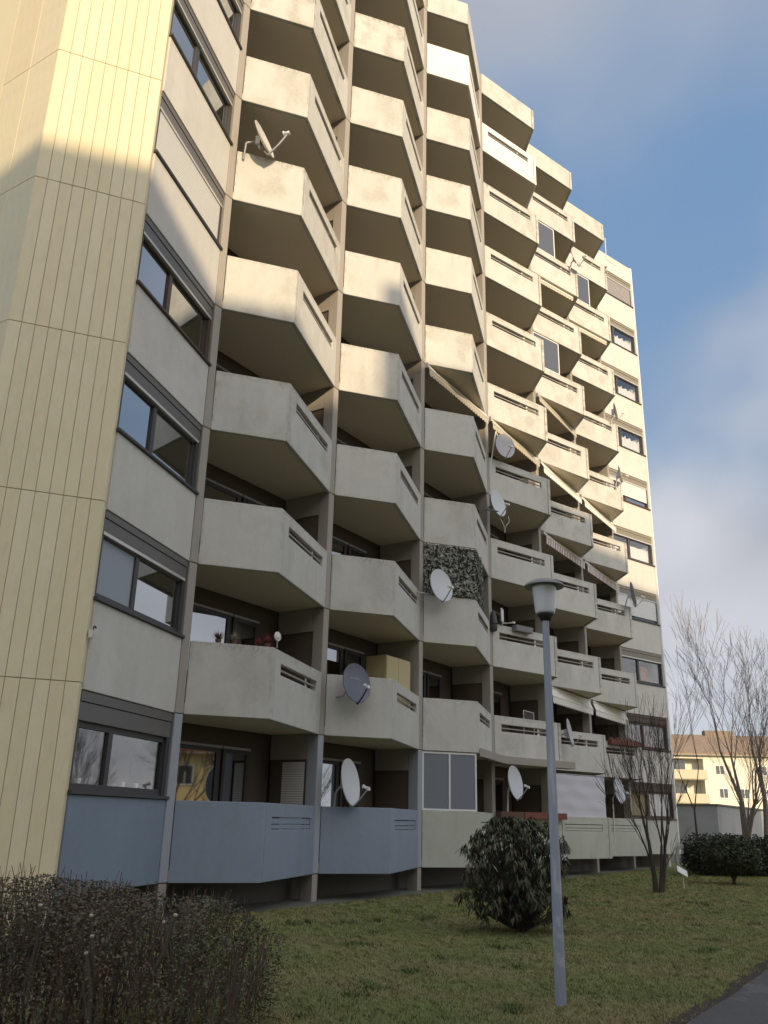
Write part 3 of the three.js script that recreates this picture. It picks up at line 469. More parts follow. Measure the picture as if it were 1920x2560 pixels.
// ------------------------------------------------------------------ ground, lawn, path
const lawnTex = tex(1024, 1024, (u, v) => {
  const a = fbm(u * 10, v * 10, 5, 10), b = fbm(u * 40 + 5, v * 40, 4, 40), c = fbm(u * 160, v * 160, 3, 160), m = 0.70 + 0.45 * c + 0.18 * (b - 0.5);
  const dry = 0.75 * smooth(0.38, 0.68, a * 0.6 + b * 0.4), bare = smooth(0.62, 0.70, fbm(u * 22 + 3, v * 22 + 8, 4, 22));
  let r = 0.185 + 0.06 * dry, g = 0.20 + 0.004 * dry, bl = 0.070 + 0.022 * dry;
  r += (0.055 - r) * bare * 0.7; g += (0.042 - g) * bare * 0.7; bl += (0.026 - bl) * bare * 0.7;
  return [r * m, g * m, bl * m];
});
lawnTex.repeat.set(40, 40);
{
  const g = new THREE.PlaneGeometry(640, 640, 160, 160); g.rotateX(-Math.PI / 2); g.translate(20, 0, -100);
  const ground = structure('ground', g, new THREE.MeshStandardMaterial({ map: lawnTex, roughness: 1 }));
  ground.userData.label = 'short winter lawn around the apartment block';
}
const asphaltTex = tex(512, 512, (u, v) => { const n = fbm(u * 128, v * 128, 3, 128), p = fbm(u * 6, v * 6, 4, 6), m = 0.75 + 0.5 * n + 0.3 * (p - 0.5) + 0.35 * smooth(0.66, 0.7, fbm(u * 9 + 3, v * 9 + 1, 3, 9)); return [0.085 * m, 0.083 * m, 0.082 * m]; });
asphaltTex.repeat.set(0.33, 0.33);
function strip(s0, s1, t0, t1, y, jag = 0) { // sheet along the facade with an uneven near edge
  const n = 220, P = [], U = [], I = [];
  for (let i = 0; i <= n; i++) { const s = s0 + (s1 - s0) * i / n, j = jag ? (fbm(s * 2.3, 4.2, 4) - 0.5) * jag : 0; for (const t of [t0 + j, t1]) { const w = toWorld(s, y, t); P.push(w.x, w.y, w.z); U.push(s, t); } if (i) { const c = i * 2; I.push(c - 2, c - 1, c, c, c - 1, c + 1); } }
  const g = new THREE.BufferGeometry(); g.setAttribute('position', new THREE.Float32BufferAttribute(P, 3)); g.setAttribute('uv', new THREE.Float32BufferAttribute(U, 2)); g.setIndex(I); g.computeVertexNormals(); return g;
}
structure('soil_edge', strip(-30, 70, 8.97, 9.3, 0.006, 0.22), std([0.055, 0.038, 0.028], 1, { bumpMap: grainTex, bumpScale: 0.03 }));
structure('path', strip(-30, 70, 9.12, 12.4, 0.014, 0.06), new THREE.MeshStandardMaterial({ map: asphaltTex, roughness: 0.9, bumpMap: grainTex, bumpScale: 0.004 }));
structure('gravel_strip', strip(-2, 29, 0.55, -0.6, 0.008, 0.12), std([0.15, 0.15, 0.125], 1, { bumpMap: grainTex, bumpScale: 0.02 }));

// colour soup for foliage
class Soup {
  constructor() { this.P = []; this.C = []; }
  tri(a, b, c, col) { this.P.push(...a, ...b, ...c); for (let i = 0; i < 3; i++) this.C.push(...col); }
  leaf(p, dir, side, len, wid, col, droop = 0) { // folded leaf of four faces
    const at = (f, w, dy = 0) => [p[0] + dir[0] * len * f + side[0] * w, p[1] + dir[1] * len * f + side[1] * w - droop * len * f * f + dy, p[2] + dir[2] * len * f + side[2] * w];
    const b = at(0, 0), m = at(0.5, 0, -wid * 0.25), t = at(1, 0), l = at(0.48, wid), r = at(0.48, -wid);
    this.tri(b, l, m, col); this.tri(b, m, r, col); this.tri(m, l, t, col); this.tri(m, t, r, col);
  }
  geo() { const g = new THREE.BufferGeometry(); g.setAttribute('position', new THREE.Float32BufferAttribute(this.P, 3)); g.setAttribute('color', new THREE.Float32BufferAttribute(this.C, 3)); g.computeVertexNormals(); return g; }
}
const leafMat = new THREE.MeshStandardMaterial({ vertexColors: true, roughness: 0.6, side: THREE.DoubleSide });
const twigMat = std([0.115, 0.092, 0.07], 0.95), barkMat = std([0.13, 0.105, 0.085], 0.95, { bumpMap: grainTex, bumpScale: 0.01 }), barkDark = std([0.070, 0.056, 0.046], 0.95);
const norm3 = v => { const l = Math.hypot(...v) || 1; return v.map(x => x / l); };
const cross3 = (a, b) => [a[1] * b[2] - a[2] * b[1], a[2] * b[0] - a[0] * b[2], a[0] * b[1] - a[1] * b[0]];
// bare branching: appends tapered segments to list
function grow(list, p, d, len, r, depth, o) {
  const segs = depth > 3 ? 4 : 3; let q = p, dir = d, rad = r;
  const pts = [[q, rad]];
  for (let i = 0; i < segs; i++) {
    dir = norm3([dir[0] + rr(-1, 1) * o.wob, dir[1] + rr(-1, 1) * o.wob + o.up, dir[2] + rr(-1, 1) * o.wob]);
    const n = [q[0] + dir[0] * len / segs, q[1] + dir[1] * len / segs, q[2] + dir[2] * len / segs], r2 = rad * (depth ? 0.87 : 0.7);
    list.push([q, n, rad, r2, depth]); q = n; rad = r2;
    if (depth > 0 && i < segs - 1 && rnd() < o.side) { const s = spread(dir, o.ang * rr(0.8, 1.5)); grow(list, q, s, len * rr(0.55, 0.8), rad * 0.55, depth - 1, o); }
  }
  if (depth > 0) { const n = rnd() < o.three ? 3 : 2; for (let i = 0; i < n; i++) grow(list, q, spread(dir, o.ang * rr(0.5, 1.1)), len * rr(0.72, 0.92), rad * (n === 3 ? 0.66 : 0.74), depth - 1, o); }
}
function spread(d, ang) { const a = rnd() * 6.283, h = Math.abs(d[1]) > 0.9 ? [1, 0, 0] : [0, 1, 0], s = norm3(cross3(d, h)), t = cross3(d, s), c = Math.cos(ang), si = Math.sin(ang); return norm3([0, 1, 2].map(i => d[i] * c + (s[i] * Math.cos(a) + t[i] * Math.sin(a)) * si)); }
function limbs(list, min = 0) { // segments to one geometry
  const P = [], N = [];
  for (const [a, b, r0, r1, dep] of list) {
    const n = dep > 3 ? 8 : dep > 1 ? 5 : 3, d = norm3([b[0] - a[0], b[1] - a[1], b[2] - a[2]]), h = Math.abs(d[1]) > 0.9 ? [1, 0, 0] : [0, 1, 0], s = norm3(cross3(d, h)), t = cross3(d, s);
    const ring = (c, r, i) => { const x = i / n * 6.28318; return [0, 1, 2].map(k => c[k] + (s[k] * Math.cos(x) + t[k] * Math.sin(x)) * Math.max(min, r)); }, nr = i => { const x = i / n * 6.28318; return [0, 1, 2].map(k => s[k] * Math.cos(x) + t[k] * Math.sin(x)); };
    for (let i = 0; i < n; i++) { const A = ring(a, r0, i), B = ring(a, r0, i + 1), C = ring(b, r1, i), D = ring(b, r1, i + 1), n0 = nr(i), n1 = nr(i + 1); P.push(...A, ...B, ...C, ...B, ...D, ...C); N.push(...n0, ...n1, ...n0, ...n1, ...n1, ...n0); }
  }
  const g = new THREE.BufferGeometry(); g.setAttribute('position', new THREE.Float32BufferAttribute(P, 3)); g.setAttribute('normal', new THREE.Float32BufferAttribute(N, 3)); return g;
}
function bareTree(name, label, category, pos, stems, o, group) {
  const t = thing(name, label, category, new THREE.Vector3(...pos), 0, group), all = [];
  for (const [p, d, len, r, dep] of stems) grow(all, p, norm3(d), len, r, dep, o);
  const top = Math.max(...all.map(x => x[4]));
  mesh('trunk', limbs(all.filter(x => x[4] >= top - 1)), o.bark ?? barkMat, t); mesh('branches', limbs(all.filter(x => x[4] < top - 1 && x[4] > 0), 0.004), o.bark ?? barkMat, t);
  const tw = mesh('twigs', limbs(all.filter(x => x[4] === 0), o.twig ?? 0.005), o.bark ?? barkMat, t); tw.userData.kind = 'stuff'; return t;
}
// two tall bare trees and a small one at the far right, a multi-stemmed bare shrub on the lawn
const tallO = { wob: 0.045, up: 0.03, side: 0.27, ang: 0.34, three: 0.2, twig: 0.006, bark: std([0.20, 0.165, 0.135], 0.95) };
reseed(2101); bareTree('bare_tree', 'tall bare tree whose forked trunk leans left, left of the pair', 'tree', [16.95, 0, -42.6], [[[0, 0, 0], [-0.10, 1, 0], 2.75, 0.21, 6]], tallO, 'bare trees by the garage');
reseed(877); bareTree('bare_tree', 'tall bare upright tree at the right edge of the picture', 'tree', [17.6, 0, -42.2], [[[0, 0, 0], [0.04, 1, 0], 2.85, 0.20, 6]], tallO, 'bare trees by the garage');
reseed(313); bareTree('bare_tree', 'thin young bare tree beside the far corner of the block', 'tree', [14.6, 0, -42.4], [[[0, 0, 0], [0.03, 1, 0], 2.3, 0.075, 5]], { ...tallO, ang: 0.36, twig: 0.006, bark: barkDark }, 'bare trees by the garage');
reseed(55); bareTree('bare_shrub', 'bare multi-stemmed shrub on the lawn in front of the last balconies', 'shrub', [7.11, 0, -23.93], [[[-0.05, 0, 0], [-0.03, 1, 0.02], 1.25, 0.07, 5], [[0.12, 0, -0.05], [0.22, 1, 0], 1.2, 0.064, 5], [[0.05, 0, 0.06], [0.05, 1, 0.12], 1.15, 0.055, 4]], { wob: 0.07, up: 0.075, side: 0.40, ang: 0.26, three: 0.25, twig: 0.0035, bark: barkDark });

// rhododendron with drooping winter leaves
{
  reseed(1234);
  const o = thing('rhododendron', 'dark evergreen rhododendron with drooping leaves on the lawn behind the lamp post', 'shrub', new THREE.Vector3(2.24, 0, -14.75)), L = new Soup(), stems = [];
  for (let i = 0; i < 700; i++) {
    const a = rnd() * 6.283, y = rr(0.24, 1.66), q = (y - 0.78) / 0.95, prof = Math.sqrt(Math.max(0.05, 1 - q * q)), nz = vnoise(Math.cos(a) * 2.6 + 7, Math.sin(a) * 2.6 + y * 3.6), lump = 0.56 + 0.72 * nz, sh = Math.pow(rnd(), 0.4);
    if (nz < 0.22 && rnd() < 0.6) continue;
    const R = 1.02 * prof * lump * sh, x = Math.cos(a) * R, z = Math.sin(a) * R * 0.9;
    if (i % 3 === 0) stems.push([[x * 0.18, Math.max(0.02, y * 0.2), z * 0.18], [x, y, z], 0.014, 0.006, 1]);
    const n = 7 + Math.floor(rnd() * 5), pale = rnd() < 0.06, hue = rr(0.8, 1.35);
    for (let j = 0; j < n; j++) {
      const b = rnd() * 6.283, dn = rr(0.35, 1.6), d = norm3([Math.cos(b), -dn, Math.sin(b)]), s = norm3([-Math.sin(b), 0, Math.cos(b)]), m = rr(0.6, 1.35), und = pale && j === 0;
      L.leaf([x + rr(-0.03, 0.03), y + rr(-0.03, 0.05), z + rr(-0.03, 0.03)], d, s, rr(0.065, 0.165), rr(0.012, 0.021), und ? [0.34, 0.35, 0.28] : [0.062 * m * hue, 0.068 * m, 0.032 * m], 0.25);
    }
  }
  for (let i = 0; i < 9; i++) { const a = i * 0.7; stems.push([[Math.cos(a) * 0.05, -0.02, Math.sin(a) * 0.05], [Math.cos(a) * 0.25, 0.55, Math.sin(a) * 0.22], 0.022, 0.016, 2]); }
  const f = mesh('foliage', L.geo(), leafMat, o); f.userData.kind = 'stuff'; mesh('stems', limbs(stems), barkDark, o);
}
// evergreen hedge and clipped shrub at the far right
function evergreen(name, label, category, pos, rx, ry, rz, cy, n, size, col, stem, turn = 0, boxy = 3) {
  const o = thing(name, label, category, new THREE.Vector3(...pos), turn), L = new Soup();
  for (let i = 0; i < n; i++) {
    let x, y, z; do { x = rr(-1, 1); y = rr(-1, 1); z = rr(-1, 1); } while (Math.pow(Math.abs(x), boxy) + Math.pow(Math.abs(y), boxy) + Math.pow(Math.abs(z), boxy) > 1 || (Math.max(Math.abs(x), Math.abs(y), Math.abs(z)) < 0.62));
    const bump = 0.84 + 0.30 * fbm(x * rx * 1.6 + 4, z * rz * 1.6 + y * 2, 3), X = x * rx * bump, Y = cy + y * ry * bump + (y > 0.7 ? Math.pow(rnd(), 3) * 0.22 : 0), Z = z * rz * bump; if (Y < 0.03) continue;
    const a = rnd() * 6.283, d = norm3([Math.cos(a), rr(-0.4, 1.2), Math.sin(a)]), s = norm3(cross3(d, [rr(-1, 1), 0.4, rr(-1, 1)])), m = rr(0.5, 1.5);
    L.leaf([X, Y, Z], d, s, size * rr(0.7, 1.4), size * 0.26, [col[0] * m, col[1] * m, col[2] * m], 0.1);
  }
  const f = mesh('foliage', L.geo(), leafMat, o); f.userData.kind = 'stuff';
  mesh('stems', limbs(stem), barkDark, o); return o;
}
reseed(71);
const hs = []; for (let i = 0; i < 14; i++) { const x = -2.2 + i * 0.33; hs.push([[x, 0, rr(-0.2, 0.2)], [x + rr(-0.1, 0.1), 0.9, rr(-0.3, 0.3)], 0.03, 0.015, 2]); }
evergreen('evergreen_hedge', 'dark evergreen hedge in front of the grey garage wall', 'hedge', [13.2, 0, -33.2], 2.5, 0.56, 0.9, 0.6, 15000, 0.12, [0.042, 0.052, 0.028], hs, 0.3, 5);
evergreen('evergreen_shrub', 'rounded dark evergreen shrub on a short trunk at the right edge', 'shrub', [10.55, 0, -27.9], 0.85, 0.48, 0.7, 0.74, 7500, 0.09, [0.055, 0.064, 0.030], [[[0, 0, 0], [0.05, 0.5, 0], 0.05, 0.04, 3], [[0.05, 0, 0.04], [-0.2, 0.6, 0], 0.03, 0.02, 2], [[0, 0, -0.03], [0.25, 0.6, 0], 0.03, 0.02, 2]], 0, 2.4);

// pruned hedge in the near left corner
{
  reseed(606);
  const o = thing('pruned_hedge', 'hard-pruned brown and green hedge in the near left corner', 'hedge', new THREE.Vector3(-2.55, 0, -7.35)), L = new Soup(), st = [], cuts = [];
  const topAt = x => 1.10 - 0.13 * smooth(-0.6, 1.6, x) - 0.26 * smooth(1.25, 1.75, x) + 0.10 * (fbm(x * 3 + 2, 1.5, 3) - 0.5);
  for (let i = 0; i < 64000; i++) {
    const x = rr(-2.0, 1.78), z = rr(-0.95, 0.95), ht = topAt(x) * (1 - 0.12 * Math.pow(Math.abs(z) / 0.95, 3)), deep = rnd() < 0.35, y = deep ? rr(0.05, ht) : ht * (1 - Math.pow(rnd(), 1.5) * 0.75);
    if (fbm(x * 3.5 + 9, y * 3.5 + z * 2, 3) > (x > -1.2 ? 0.55 : 0.68) && y > 0.3) continue;
    const a = rnd() * 6.283, d = norm3([Math.cos(a), rr(-0.5, 1.0), Math.sin(a)]), s = norm3(cross3(d, [rr(-1, 1), 0.5, rr(-1, 1)])), g = smooth(-0.5, -1.6, x) * 0.6 + smooth(0.7, 1.5, x) * 0.5 + 0.25, m = rr(0.5, 1.05), green = rnd() < g;
    const c = green ? [0.125, 0.14, 0.050] : [0.165, 0.115, 0.080]; L.leaf([x, y, z], d, s, rr(0.018, 0.042), rr(0.005, 0.010), c.map(v => v * m), 0.2);
  }
  for (let i = 0; i < 2200; i++) { const x = rr(-1.95, 1.7), z = rr(-0.9, 0.9), h = topAt(x) * rr(0.45, 1.06), l = rr(0.12, 0.5), dx = rr(-0.35, 0.35), dz = rr(-0.3, 0.3), r = rr(0.0018, 0.005); st.push([[x, h - l, z], [x + dx * l, h, z + dz * l], r, r * 0.7, 0]); }
  for (let i = 0; i < 60; i++) { const x = rr(-1.9, 1.6), z = rr(-0.7, 0.7); grow(st, [x, 0, z], norm3([rr(-0.2, 0.2), 1, rr(-0.2, 0.2)]), 0.42, 0.016, 2, { wob: 0.14, up: 0.03, side: 0.5, ang: 0.5, three: 0.2 }); }
  const twigs = st.filter(s => s[1][1] < topAt(s[1][0]) + 0.06);
  const red = std([0.16, 0.08, 0.06], 0.9);
  const f = mesh('foliage', L.geo(), leafMat, o); f.userData.kind = 'stuff';
  mesh('stems', limbs(twigs.filter((_, i) => i % 3)), twigMat, o); mesh('twigs', limbs(twigs.filter((_, i) => i % 3 === 0)), red, o);
  const stubs = [], ends = [];
  for (const [x, z, h, lean] of [[-1.35, 0.7, 1.02, 0.2], [-0.98, 0.8, 0.86, 0.3], [-0.72, 0.85, 0.93, 0.25], [-0.35, 0.85, 0.78, 0.5], [-0.18, 0.8, 0.82, 0.1], [0.02, 0.85, 0.76, 0.3], [0.62, 0.8, 0.92, 0.05], [0.66, 0.86, 0.8, 0.0], [0.64, 0.88, 0.7, -0.1], [1.18, 0.75, 0.93, 0.45], [1.1, 0.7, 0.88, -0.2], [-0.55, 0.86, 0.7, 0.4], [0.28, 0.84, 0.98, 0.15], [-1.6, 0.75, 0.95, 0.1]]) {
    const b = [x - lean * 0.45, h - 0.5, z - 0.1], t = [x, h, z]; stubs.push([b, [(b[0] + t[0]) / 2 + 0.03, (b[1] + t[1]) / 2, (b[2] + t[2]) / 2], 0.017, 0.014, 4], [[(b[0] + t[0]) / 2 + 0.03, (b[1] + t[1]) / 2, (b[2] + t[2]) / 2], t, 0.014, 0.012, 4]);
    const d = norm3([t[0] - b[0], t[1] - b[1], t[2] - b[2]]); ends.push(rod(t, t.map((v, i) => v + d[i] * 0.012), 0.014, 0.014, 10));
  }
  mesh('cut_branches', limbs(stubs), twigMat, o); mesh('cut_faces', merge(ends), std([0.46, 0.40, 0.32], 0.9), o);
}
// grass blades
{
  reseed(909);
  const P = [], tuft = new THREE.BufferGeometry();
  for (let i = 0; i < 7; i++) { const a = rnd() * 6.283, x = rr(-0.03, 0.03), z = rr(-0.03, 0.03), h = rr(0.02, 0.045), w = 0.003, lx = Math.cos(a) * h * rr(0.3, 0.9), lz = Math.sin(a) * h * rr(0.3, 0.9); P.push(x - Math.sin(a) * w, 0, z + Math.cos(a) * w, x + Math.sin(a) * w, 0, z - Math.cos(a) * w, x + lx, h, z + lz); }
  tuft.setAttribute('position', new THREE.Float32BufferAttribute(P, 3)); tuft.computeVertexNormals();
  const N = 90000, im = new THREE.InstancedMesh(tuft, new THREE.MeshStandardMaterial({ roughness: 0.9, side: THREE.DoubleSide }), N), m4 = new THREE.Matrix4(), q = new THREE.Quaternion(), up = new THREE.Vector3(0, 1, 0), c = new THREE.Color();
  let n = 0; while (n < N) {
    const z = -7.2 - Math.pow(rnd(), 1.7) * 30, x = rr(-0.32, 0.47) * -z, w = toWorld(0, 0, 0), dx = x - w.x, dz = z - w.z, t = dx * NT[0] + dz * NT[1], s = dx * US[0] + dz * US[1];
    if (t < 0.5 || t > 8.98 + (fbm(s * 2.3, 4.2, 4) - 0.5) * 0.22 + (rnd() < 0.06 ? 0.2 : 0)) continue;
    const weed = fbm(x * 2.4 + 40, z * 2.4, 3) > 0.79, a = fbm(x * 0.9 + 3, z * 0.9, 4), sc = rr(0.6, 1.1) * (1 + 0.4 * Math.max(0, -z / 14 - 0.6)) * (weed ? 1.9 : 1);
    m4.compose(new THREE.Vector3(x, 0, z), q.setFromAxisAngle(up, rnd() * 6.283), new THREE.Vector3(sc * 1.4, sc * rr(0.6, 1), sc * 1.4)); im.setMatrixAt(n, m4);
    const dry = 0.8 * smooth(0.36, 0.70, a + rr(-0.1, 0.1)), v = rr(0.8, 1.15); im.setColorAt(n, weed ? c.setRGB(0.13 * v, 0.16 * v, 0.05 * v) : c.setRGB((0.225 + 0.10 * dry) * v, (0.25 + 0.012 * dry) * v, (0.082 + 0.04 * dry) * v)); n++;
  }
  im.name = 'grass'; im.userData = { kind: 'stuff', label: 'short winter grass blades on the lawn' }; im.receiveShadow = im.castShadow = true; scene.add(im);
}
// street lamp
{
  const o = thing('street_lamp', 'slim grey lamp post with frosted bucket-shaped lantern and flat cap', 'street lamp', new THREE.Vector3(1.73, 0, -9.09)), lathe = (p, n = 28) => new THREE.LatheGeometry(p.map(v => new THREE.Vector2(...v)), n);
  const galvTex = tex(128, 512, (u, v) => { const n = fbm(u * 6, v * 24, 4, 6), m = 0.86 + 0.26 * n + 0.10 * (fbm(u * 32, v * 120, 3, 32) - 0.5), w = smooth(0.60, 0.68, fbm(u * 5 + 2, v * 30 + 4, 4, 5)); return [(0.36 + 0.12 * w) * m, (0.39 + 0.11 * w) * m, (0.46 + 0.08 * w) * m]; });
  mesh('pole', lathe([[0, 0], [0.053, 0], [0.052, 0.6], [0.050, 0.62], [0.048, 1.0], [0.035, 3.58], [0.035, 3.62], [0, 3.62]], 24), new THREE.MeshStandardMaterial({ map: galvTex, roughness: 0.55, metalness: 0.1 }), o);
  mesh('collar', lathe([[0, 3.6], [0.05, 3.6], [0.062, 3.63], [0.085, 3.655], [0.085, 3.67], [0, 3.67]]), M.black, o);
  mesh('lantern', lathe([[0, 3.672], [0.088, 3.672], [0.10, 3.685], [0.105, 3.71], [0.128, 3.95], [0.129, 3.985], [0, 3.985]]), new THREE.MeshPhysicalMaterial({ color: new THREE.Color().setRGB(0.80, 0.81, 0.84), roughness: 0.28, transmission: 0.15, thickness: 0, clearcoat: 0.3 }), o);
  mesh('cap', lathe([[0, 3.987], [0.13, 3.987], [0.208, 3.965], [0.214, 3.97], [0.205, 3.99], [0.12, 4.035], [0.05, 4.05], [0, 4.052]]), std([0.26, 0.26, 0.265], 0.5), o);
}
{ // small sign on a stake
  const o = thing('lawn_sign', 'small white tilted sign on a stake in the lawn', 'sign', new THREE.Vector3(8.24, 0, -25.35), 0.2); mesh('stake', rod([0, -0.05, 0], [0, 0.42, 0], 0.012), M.trim, o); const p = chamferBox(-0.16, 0.16, -0.11, 0.11, 0, 0.012, 0.003); p.rotateX(-0.75); p.rotateZ(-0.45); p.translate(-0.02, 0.45, 0.01); mesh('plate', p, M.whiteFrame, o);
}
{ // pale bent pipe end by the hedge
  const o = thing('bent_pipe', 'pale curved pipe standing by the hedge near the far corner', 'pipe', new THREE.Vector3(10.4, 0, -32.3)); mesh('pipe', tube([[0.1, -0.05, 0], [-0.02, 0.25, 0], [-0.08, 0.55, 0], [0.0, 0.85, 0], [0.18, 1.0, 0]], 0.055, 10, 24), std([0.36, 0.35, 0.32], 0.7), o);
}
// garage, far house
{
  const o = thing('garage', 'low grey garage wall with a flat roof behind the hedge', 'garage', new THREE.Vector3(0, 0, 0)), gm = new THREE.MeshStandardMaterial({ map: tex(512, 128, (u, v) => { const m = 0.9 + 0.2 * fbm(u * 12, v * 5, 4, 12) - 0.12 * smooth(0.55, 0.7, fbm(u * 40, v * 3 + 2, 3, 40)); return [0.42 * m, 0.415 * m, 0.42 * m]; }), roughness: 0.9 }); gm.map.repeat.set(1 / 12, 1 / 3);
  const g = prism([[9.0, -47.0], [14.6, -44.7], [16.1, -43.75], [26.5, -60], [12, -66]], 0, 2.56); planarUV(g, 9, -47, 0.55, -0.6); mesh('wall', g, gm, o);
  mesh('roof_edge', prism([[8.95, -46.95], [14.6, -44.62], [16.13, -43.65], [26.6, -60], [12, -66.1]], 2.565, 2.64), std([0.20, 0.17, 0.15], 0.9), o);
}
function house(o, x0, x1, z, D, eave, ridge, wallM, roofM, wins, opt = {}) { // facade at local z facing +z
  mesh('wall', box(opt.wallFrom ?? x0, x1, 0, eave, z - D, z), wallM, o);
  const rg = new THREE.BufferGeometry(), q = 0.5, a = [x0 - q, eave - 0.05, z + q], b = [x1 + q, eave - 0.05, z + q], c = [x1 + q, ridge, z - D / 2], d = [x0 - q, ridge, z - D / 2], e = [x0 - q, eave - 0.05, z - D - q], f = [x1 + q, eave - 0.05, z - D - q];
  const roof = prism([[0, 0], [D / 2 + q, 0], [D / 2 + q, 0.01]], 0, 1); roof.dispose();
  const sh = shapeOf([[z + q, eave + 0.06], [z - D / 2, ridge], [z - D - q, eave + 0.06], [z - D - q, eave - 0.12], [z + q, eave - 0.12]]), eg = new THREE.ExtrudeGeometry(sh, { depth: x1 - x0 + 2 * q, bevelEnabled: false }); eg.rotateY(-Math.PI / 2); eg.translate(x1 + q, 0, 0); // shape x -> world z
  const p = eg.attributes.position; eg.computeVertexNormals(); const rf = mesh('roof', eg, roofM, o);
  if (opt.chimney) mesh('chimney', chamferBox(opt.chimney[0], opt.chimney[1], ridge - 1.2, ridge + opt.chimney[2], z - D / 2 - 0.5, z - D / 2 + 0.5, 0.02), std([0.22, 0.18, 0.14], 0.9), rf);
  mesh('gutter', box(x0 - q, x1 + q, eave - 0.26, eave - 0.13, z + q - 0.02, z + q + 0.1), std([0.3, 0.27, 0.22], 0.6), o);
  for (const [wx, wy, w, h] of wins) { const g = part('window', o, wx, wy, z); mesh('frame', merge([box(-w / 2 - 0.08, w / 2 + 0.08, -0.09, 0, 0.002, 0.07), box(-w / 2 - 0.08, w / 2 + 0.08, h, h + 0.08, 0.002, 0.06), box(-w / 2 - 0.08, -w / 2, 0, h, 0.002, 0.06), box(w / 2, w / 2 + 0.08, 0, h, 0.002, 0.06), box(-0.03, 0.03, 0, h, 0.012, 0.05)]), M.whiteFrame, g); mesh('pane', box(-w / 2, w / 2, 0, h, 0.002, 0.02), M.glassFar, g); }
}
const ochre = std([0.74, 0.70, 0.59], 0.9);
const roofTex = tex(256, 256, (u, v) => { const m = 0.75 + 0.5 * vnoise(u * 48, v * 24, 0) * 0.7 + 0.2 * fbm(u * 6, v * 6, 3, 6); return [0.27 * m, 0.20 * m, 0.145 * m]; }); roofTex.repeat.set(0.2, 0.2);
const tileMat = new THREE.MeshStandardMaterial({ map: roofTex, roughness: 0.9 });
{
  const o = thing('yellow_house', 'sunlit yellow apartment house with brown tiled roof far behind the garage', 'house', new THREE.Vector3(0, 0, -108));
  house(o, 28, 70, 0, 11, 9.9, 12.6, ochre, tileMat, [[40.55, 7.55, 0.95, 0.95], [40.75, 4.9, 0.95, 1.0], [43.2, 4.9, 1.0, 1.0], [45.6, 7.55, 0.95, 0.95], [45.8, 4.9, 1.0, 1.0], [49, 7.55, 1, 1], [49, 4.9, 1, 1], [40.75, 2.1, 0.95, 1.0], [43.2, 2.1, 1, 1], [52, 7.55, 1, 1]], { chimney: [41.0, 44.6, 0.5], wallFrom: 38.65 });
  mesh('recessed_wall', box(28.4, 38.64, 0, 9.9, -11, -1.7), ochre, o); mesh('end_wall', box(28, 28.39, 0, 9.9, -11, 0), ochre, o); mesh('fascia', box(28.4, 38.64, 9.3, 9.9, -1.69, -0.02), ochre, o);
  for (const y of [1.6, 4.3, 7.0]) {
    const l = part('balcony', o, 33.2, y, 0); mesh('slab', box(-4.79, 5.43, -0.16, 0, -1.69, 1.02), ochre, l); mesh('parapet', chamferBox(-4.79, 5.43, -0.1, 0.95, 1.03, 1.16, 0.02), std([0.58, 0.51, 0.38], 0.9), l);
    mesh('side_panel', merge([box(5.3, 5.42, 0.01, 0.95, 0.0, 1.02), box(-4.78, -4.66, 0.01, 0.95, 0.0, 1.02)]), ochre, l);
    for (const x of [-2.4, 2.6]) { mesh('window_frame', merge([box(x - 1.3, x + 1.3, 0.4, 0.48, -1.69, -1.6), box(x - 1.3, x + 1.3, 2.1, 2.18, -1.69, -1.6), box(x - 1.3, x - 1.22, 0.48, 2.1, -1.69, -1.6), box(x + 1.22, x + 1.3, 0.48, 2.1, -1.69, -1.6)]), M.whiteFrame, l); mesh('window_pane', box(x - 1.22, x + 1.22, 0.48, 2.1, -1.69, -1.65), M.glassFar, l); }
  }
}
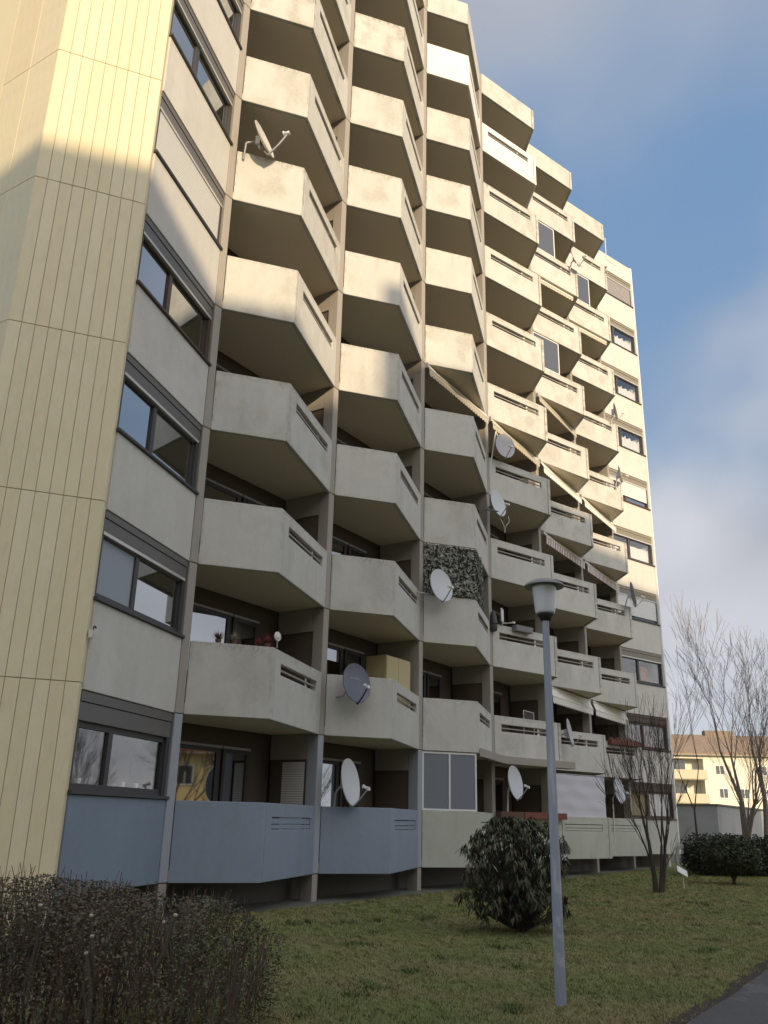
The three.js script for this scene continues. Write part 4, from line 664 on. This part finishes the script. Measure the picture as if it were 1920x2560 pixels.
{ // house to the right of the picture, mirrored in the ground floor windows
  const o = thing('red_roofed_house', 'yellow house with a red roof standing to the right of the lawn', 'house', new THREE.Vector3(50, 0, -24), -0.95), red = std([0.30, 0.10, 0.05], 0.9), w = []; for (let i = 0; i < 6; i++) for (let k = 0; k < 2; k++) w.push([-10 + i * 4, 1 + k * 2.8, 1.2, 1.3]);
  house(o, -12.5, 12.5, 0, 10, 6.2, 9.6, std([0.78, 0.60, 0.30], 0.9), red, w, { chimney: [3, 4, 0.4] });
  reseed(5150); const t1 = { wob: 0.09, up: 0.03, side: 0.5, ang: 0.42, three: 0.3, twig: 0.012 };
  bareTree('bare_tree', 'bare tree beyond the path, right of the picture, nearer the camera', 'tree', [24, 0, -12], [[[0, 0, 0], [0.05, 1, 0], 2.4, 0.17, 5]], t1, 'bare trees across the path'); bareTree('bare_tree', 'bare tree beyond the path, right of the picture, farther off', 'tree', [27, 0, -24], [[[0, 0, 0], [-0.05, 1, 0], 2.6, 0.17, 5]], t1, 'bare trees across the path');
}
// the neighbouring block behind the camera whose shadow lies on the lower floors
{
  const D = 45, q = (a, d) => { const s = a * Math.cos(PHI) - d * Math.sin(PHI), t = a * Math.sin(PHI) + d * Math.cos(PHI); return toWorld(s, 0, t); };
  const p = q(0, D), e = q(1, D), turn = Math.atan2(-(e.z - p.z), e.x - p.x), o = thing('neighbouring_block', 'stepped apartment block behind the viewer, taller on the side away from the tower', 'building', p, turn);
  const yl = 11.72 + TANE * D, yh = 15.45 + TANE * D, wm = std([0.50, 0.45, 0.36], 0.9);
  mesh('low_wing', box(-34, 4.63, 0, yl, 0, 12), wm, o); mesh('high_wing', box(4.64, 39, 0, yh, 0, 12), wm, o);
  const fr = box(-0.75, 0.75, 0, 1.45, -0.05, -0.004), pn = box(-0.66, 0.66, 0.09, 1.36, -0.065, -0.051);
  for (let k = 0; k < 9; k++) for (let i = 0; i < 16; i++) { const x = -31 + i * 4.05; if (k > 6 && x < 4.6) continue; if (Math.abs(x - 4.6) < 1) continue; const g = part('window', o, x, 1.3 + k * 2.75, 0); mesh('frame', fr, M.whiteFrame, g); mesh('pane', pn, M.glassFar, g); }
}
renderer.render(scene, camera);
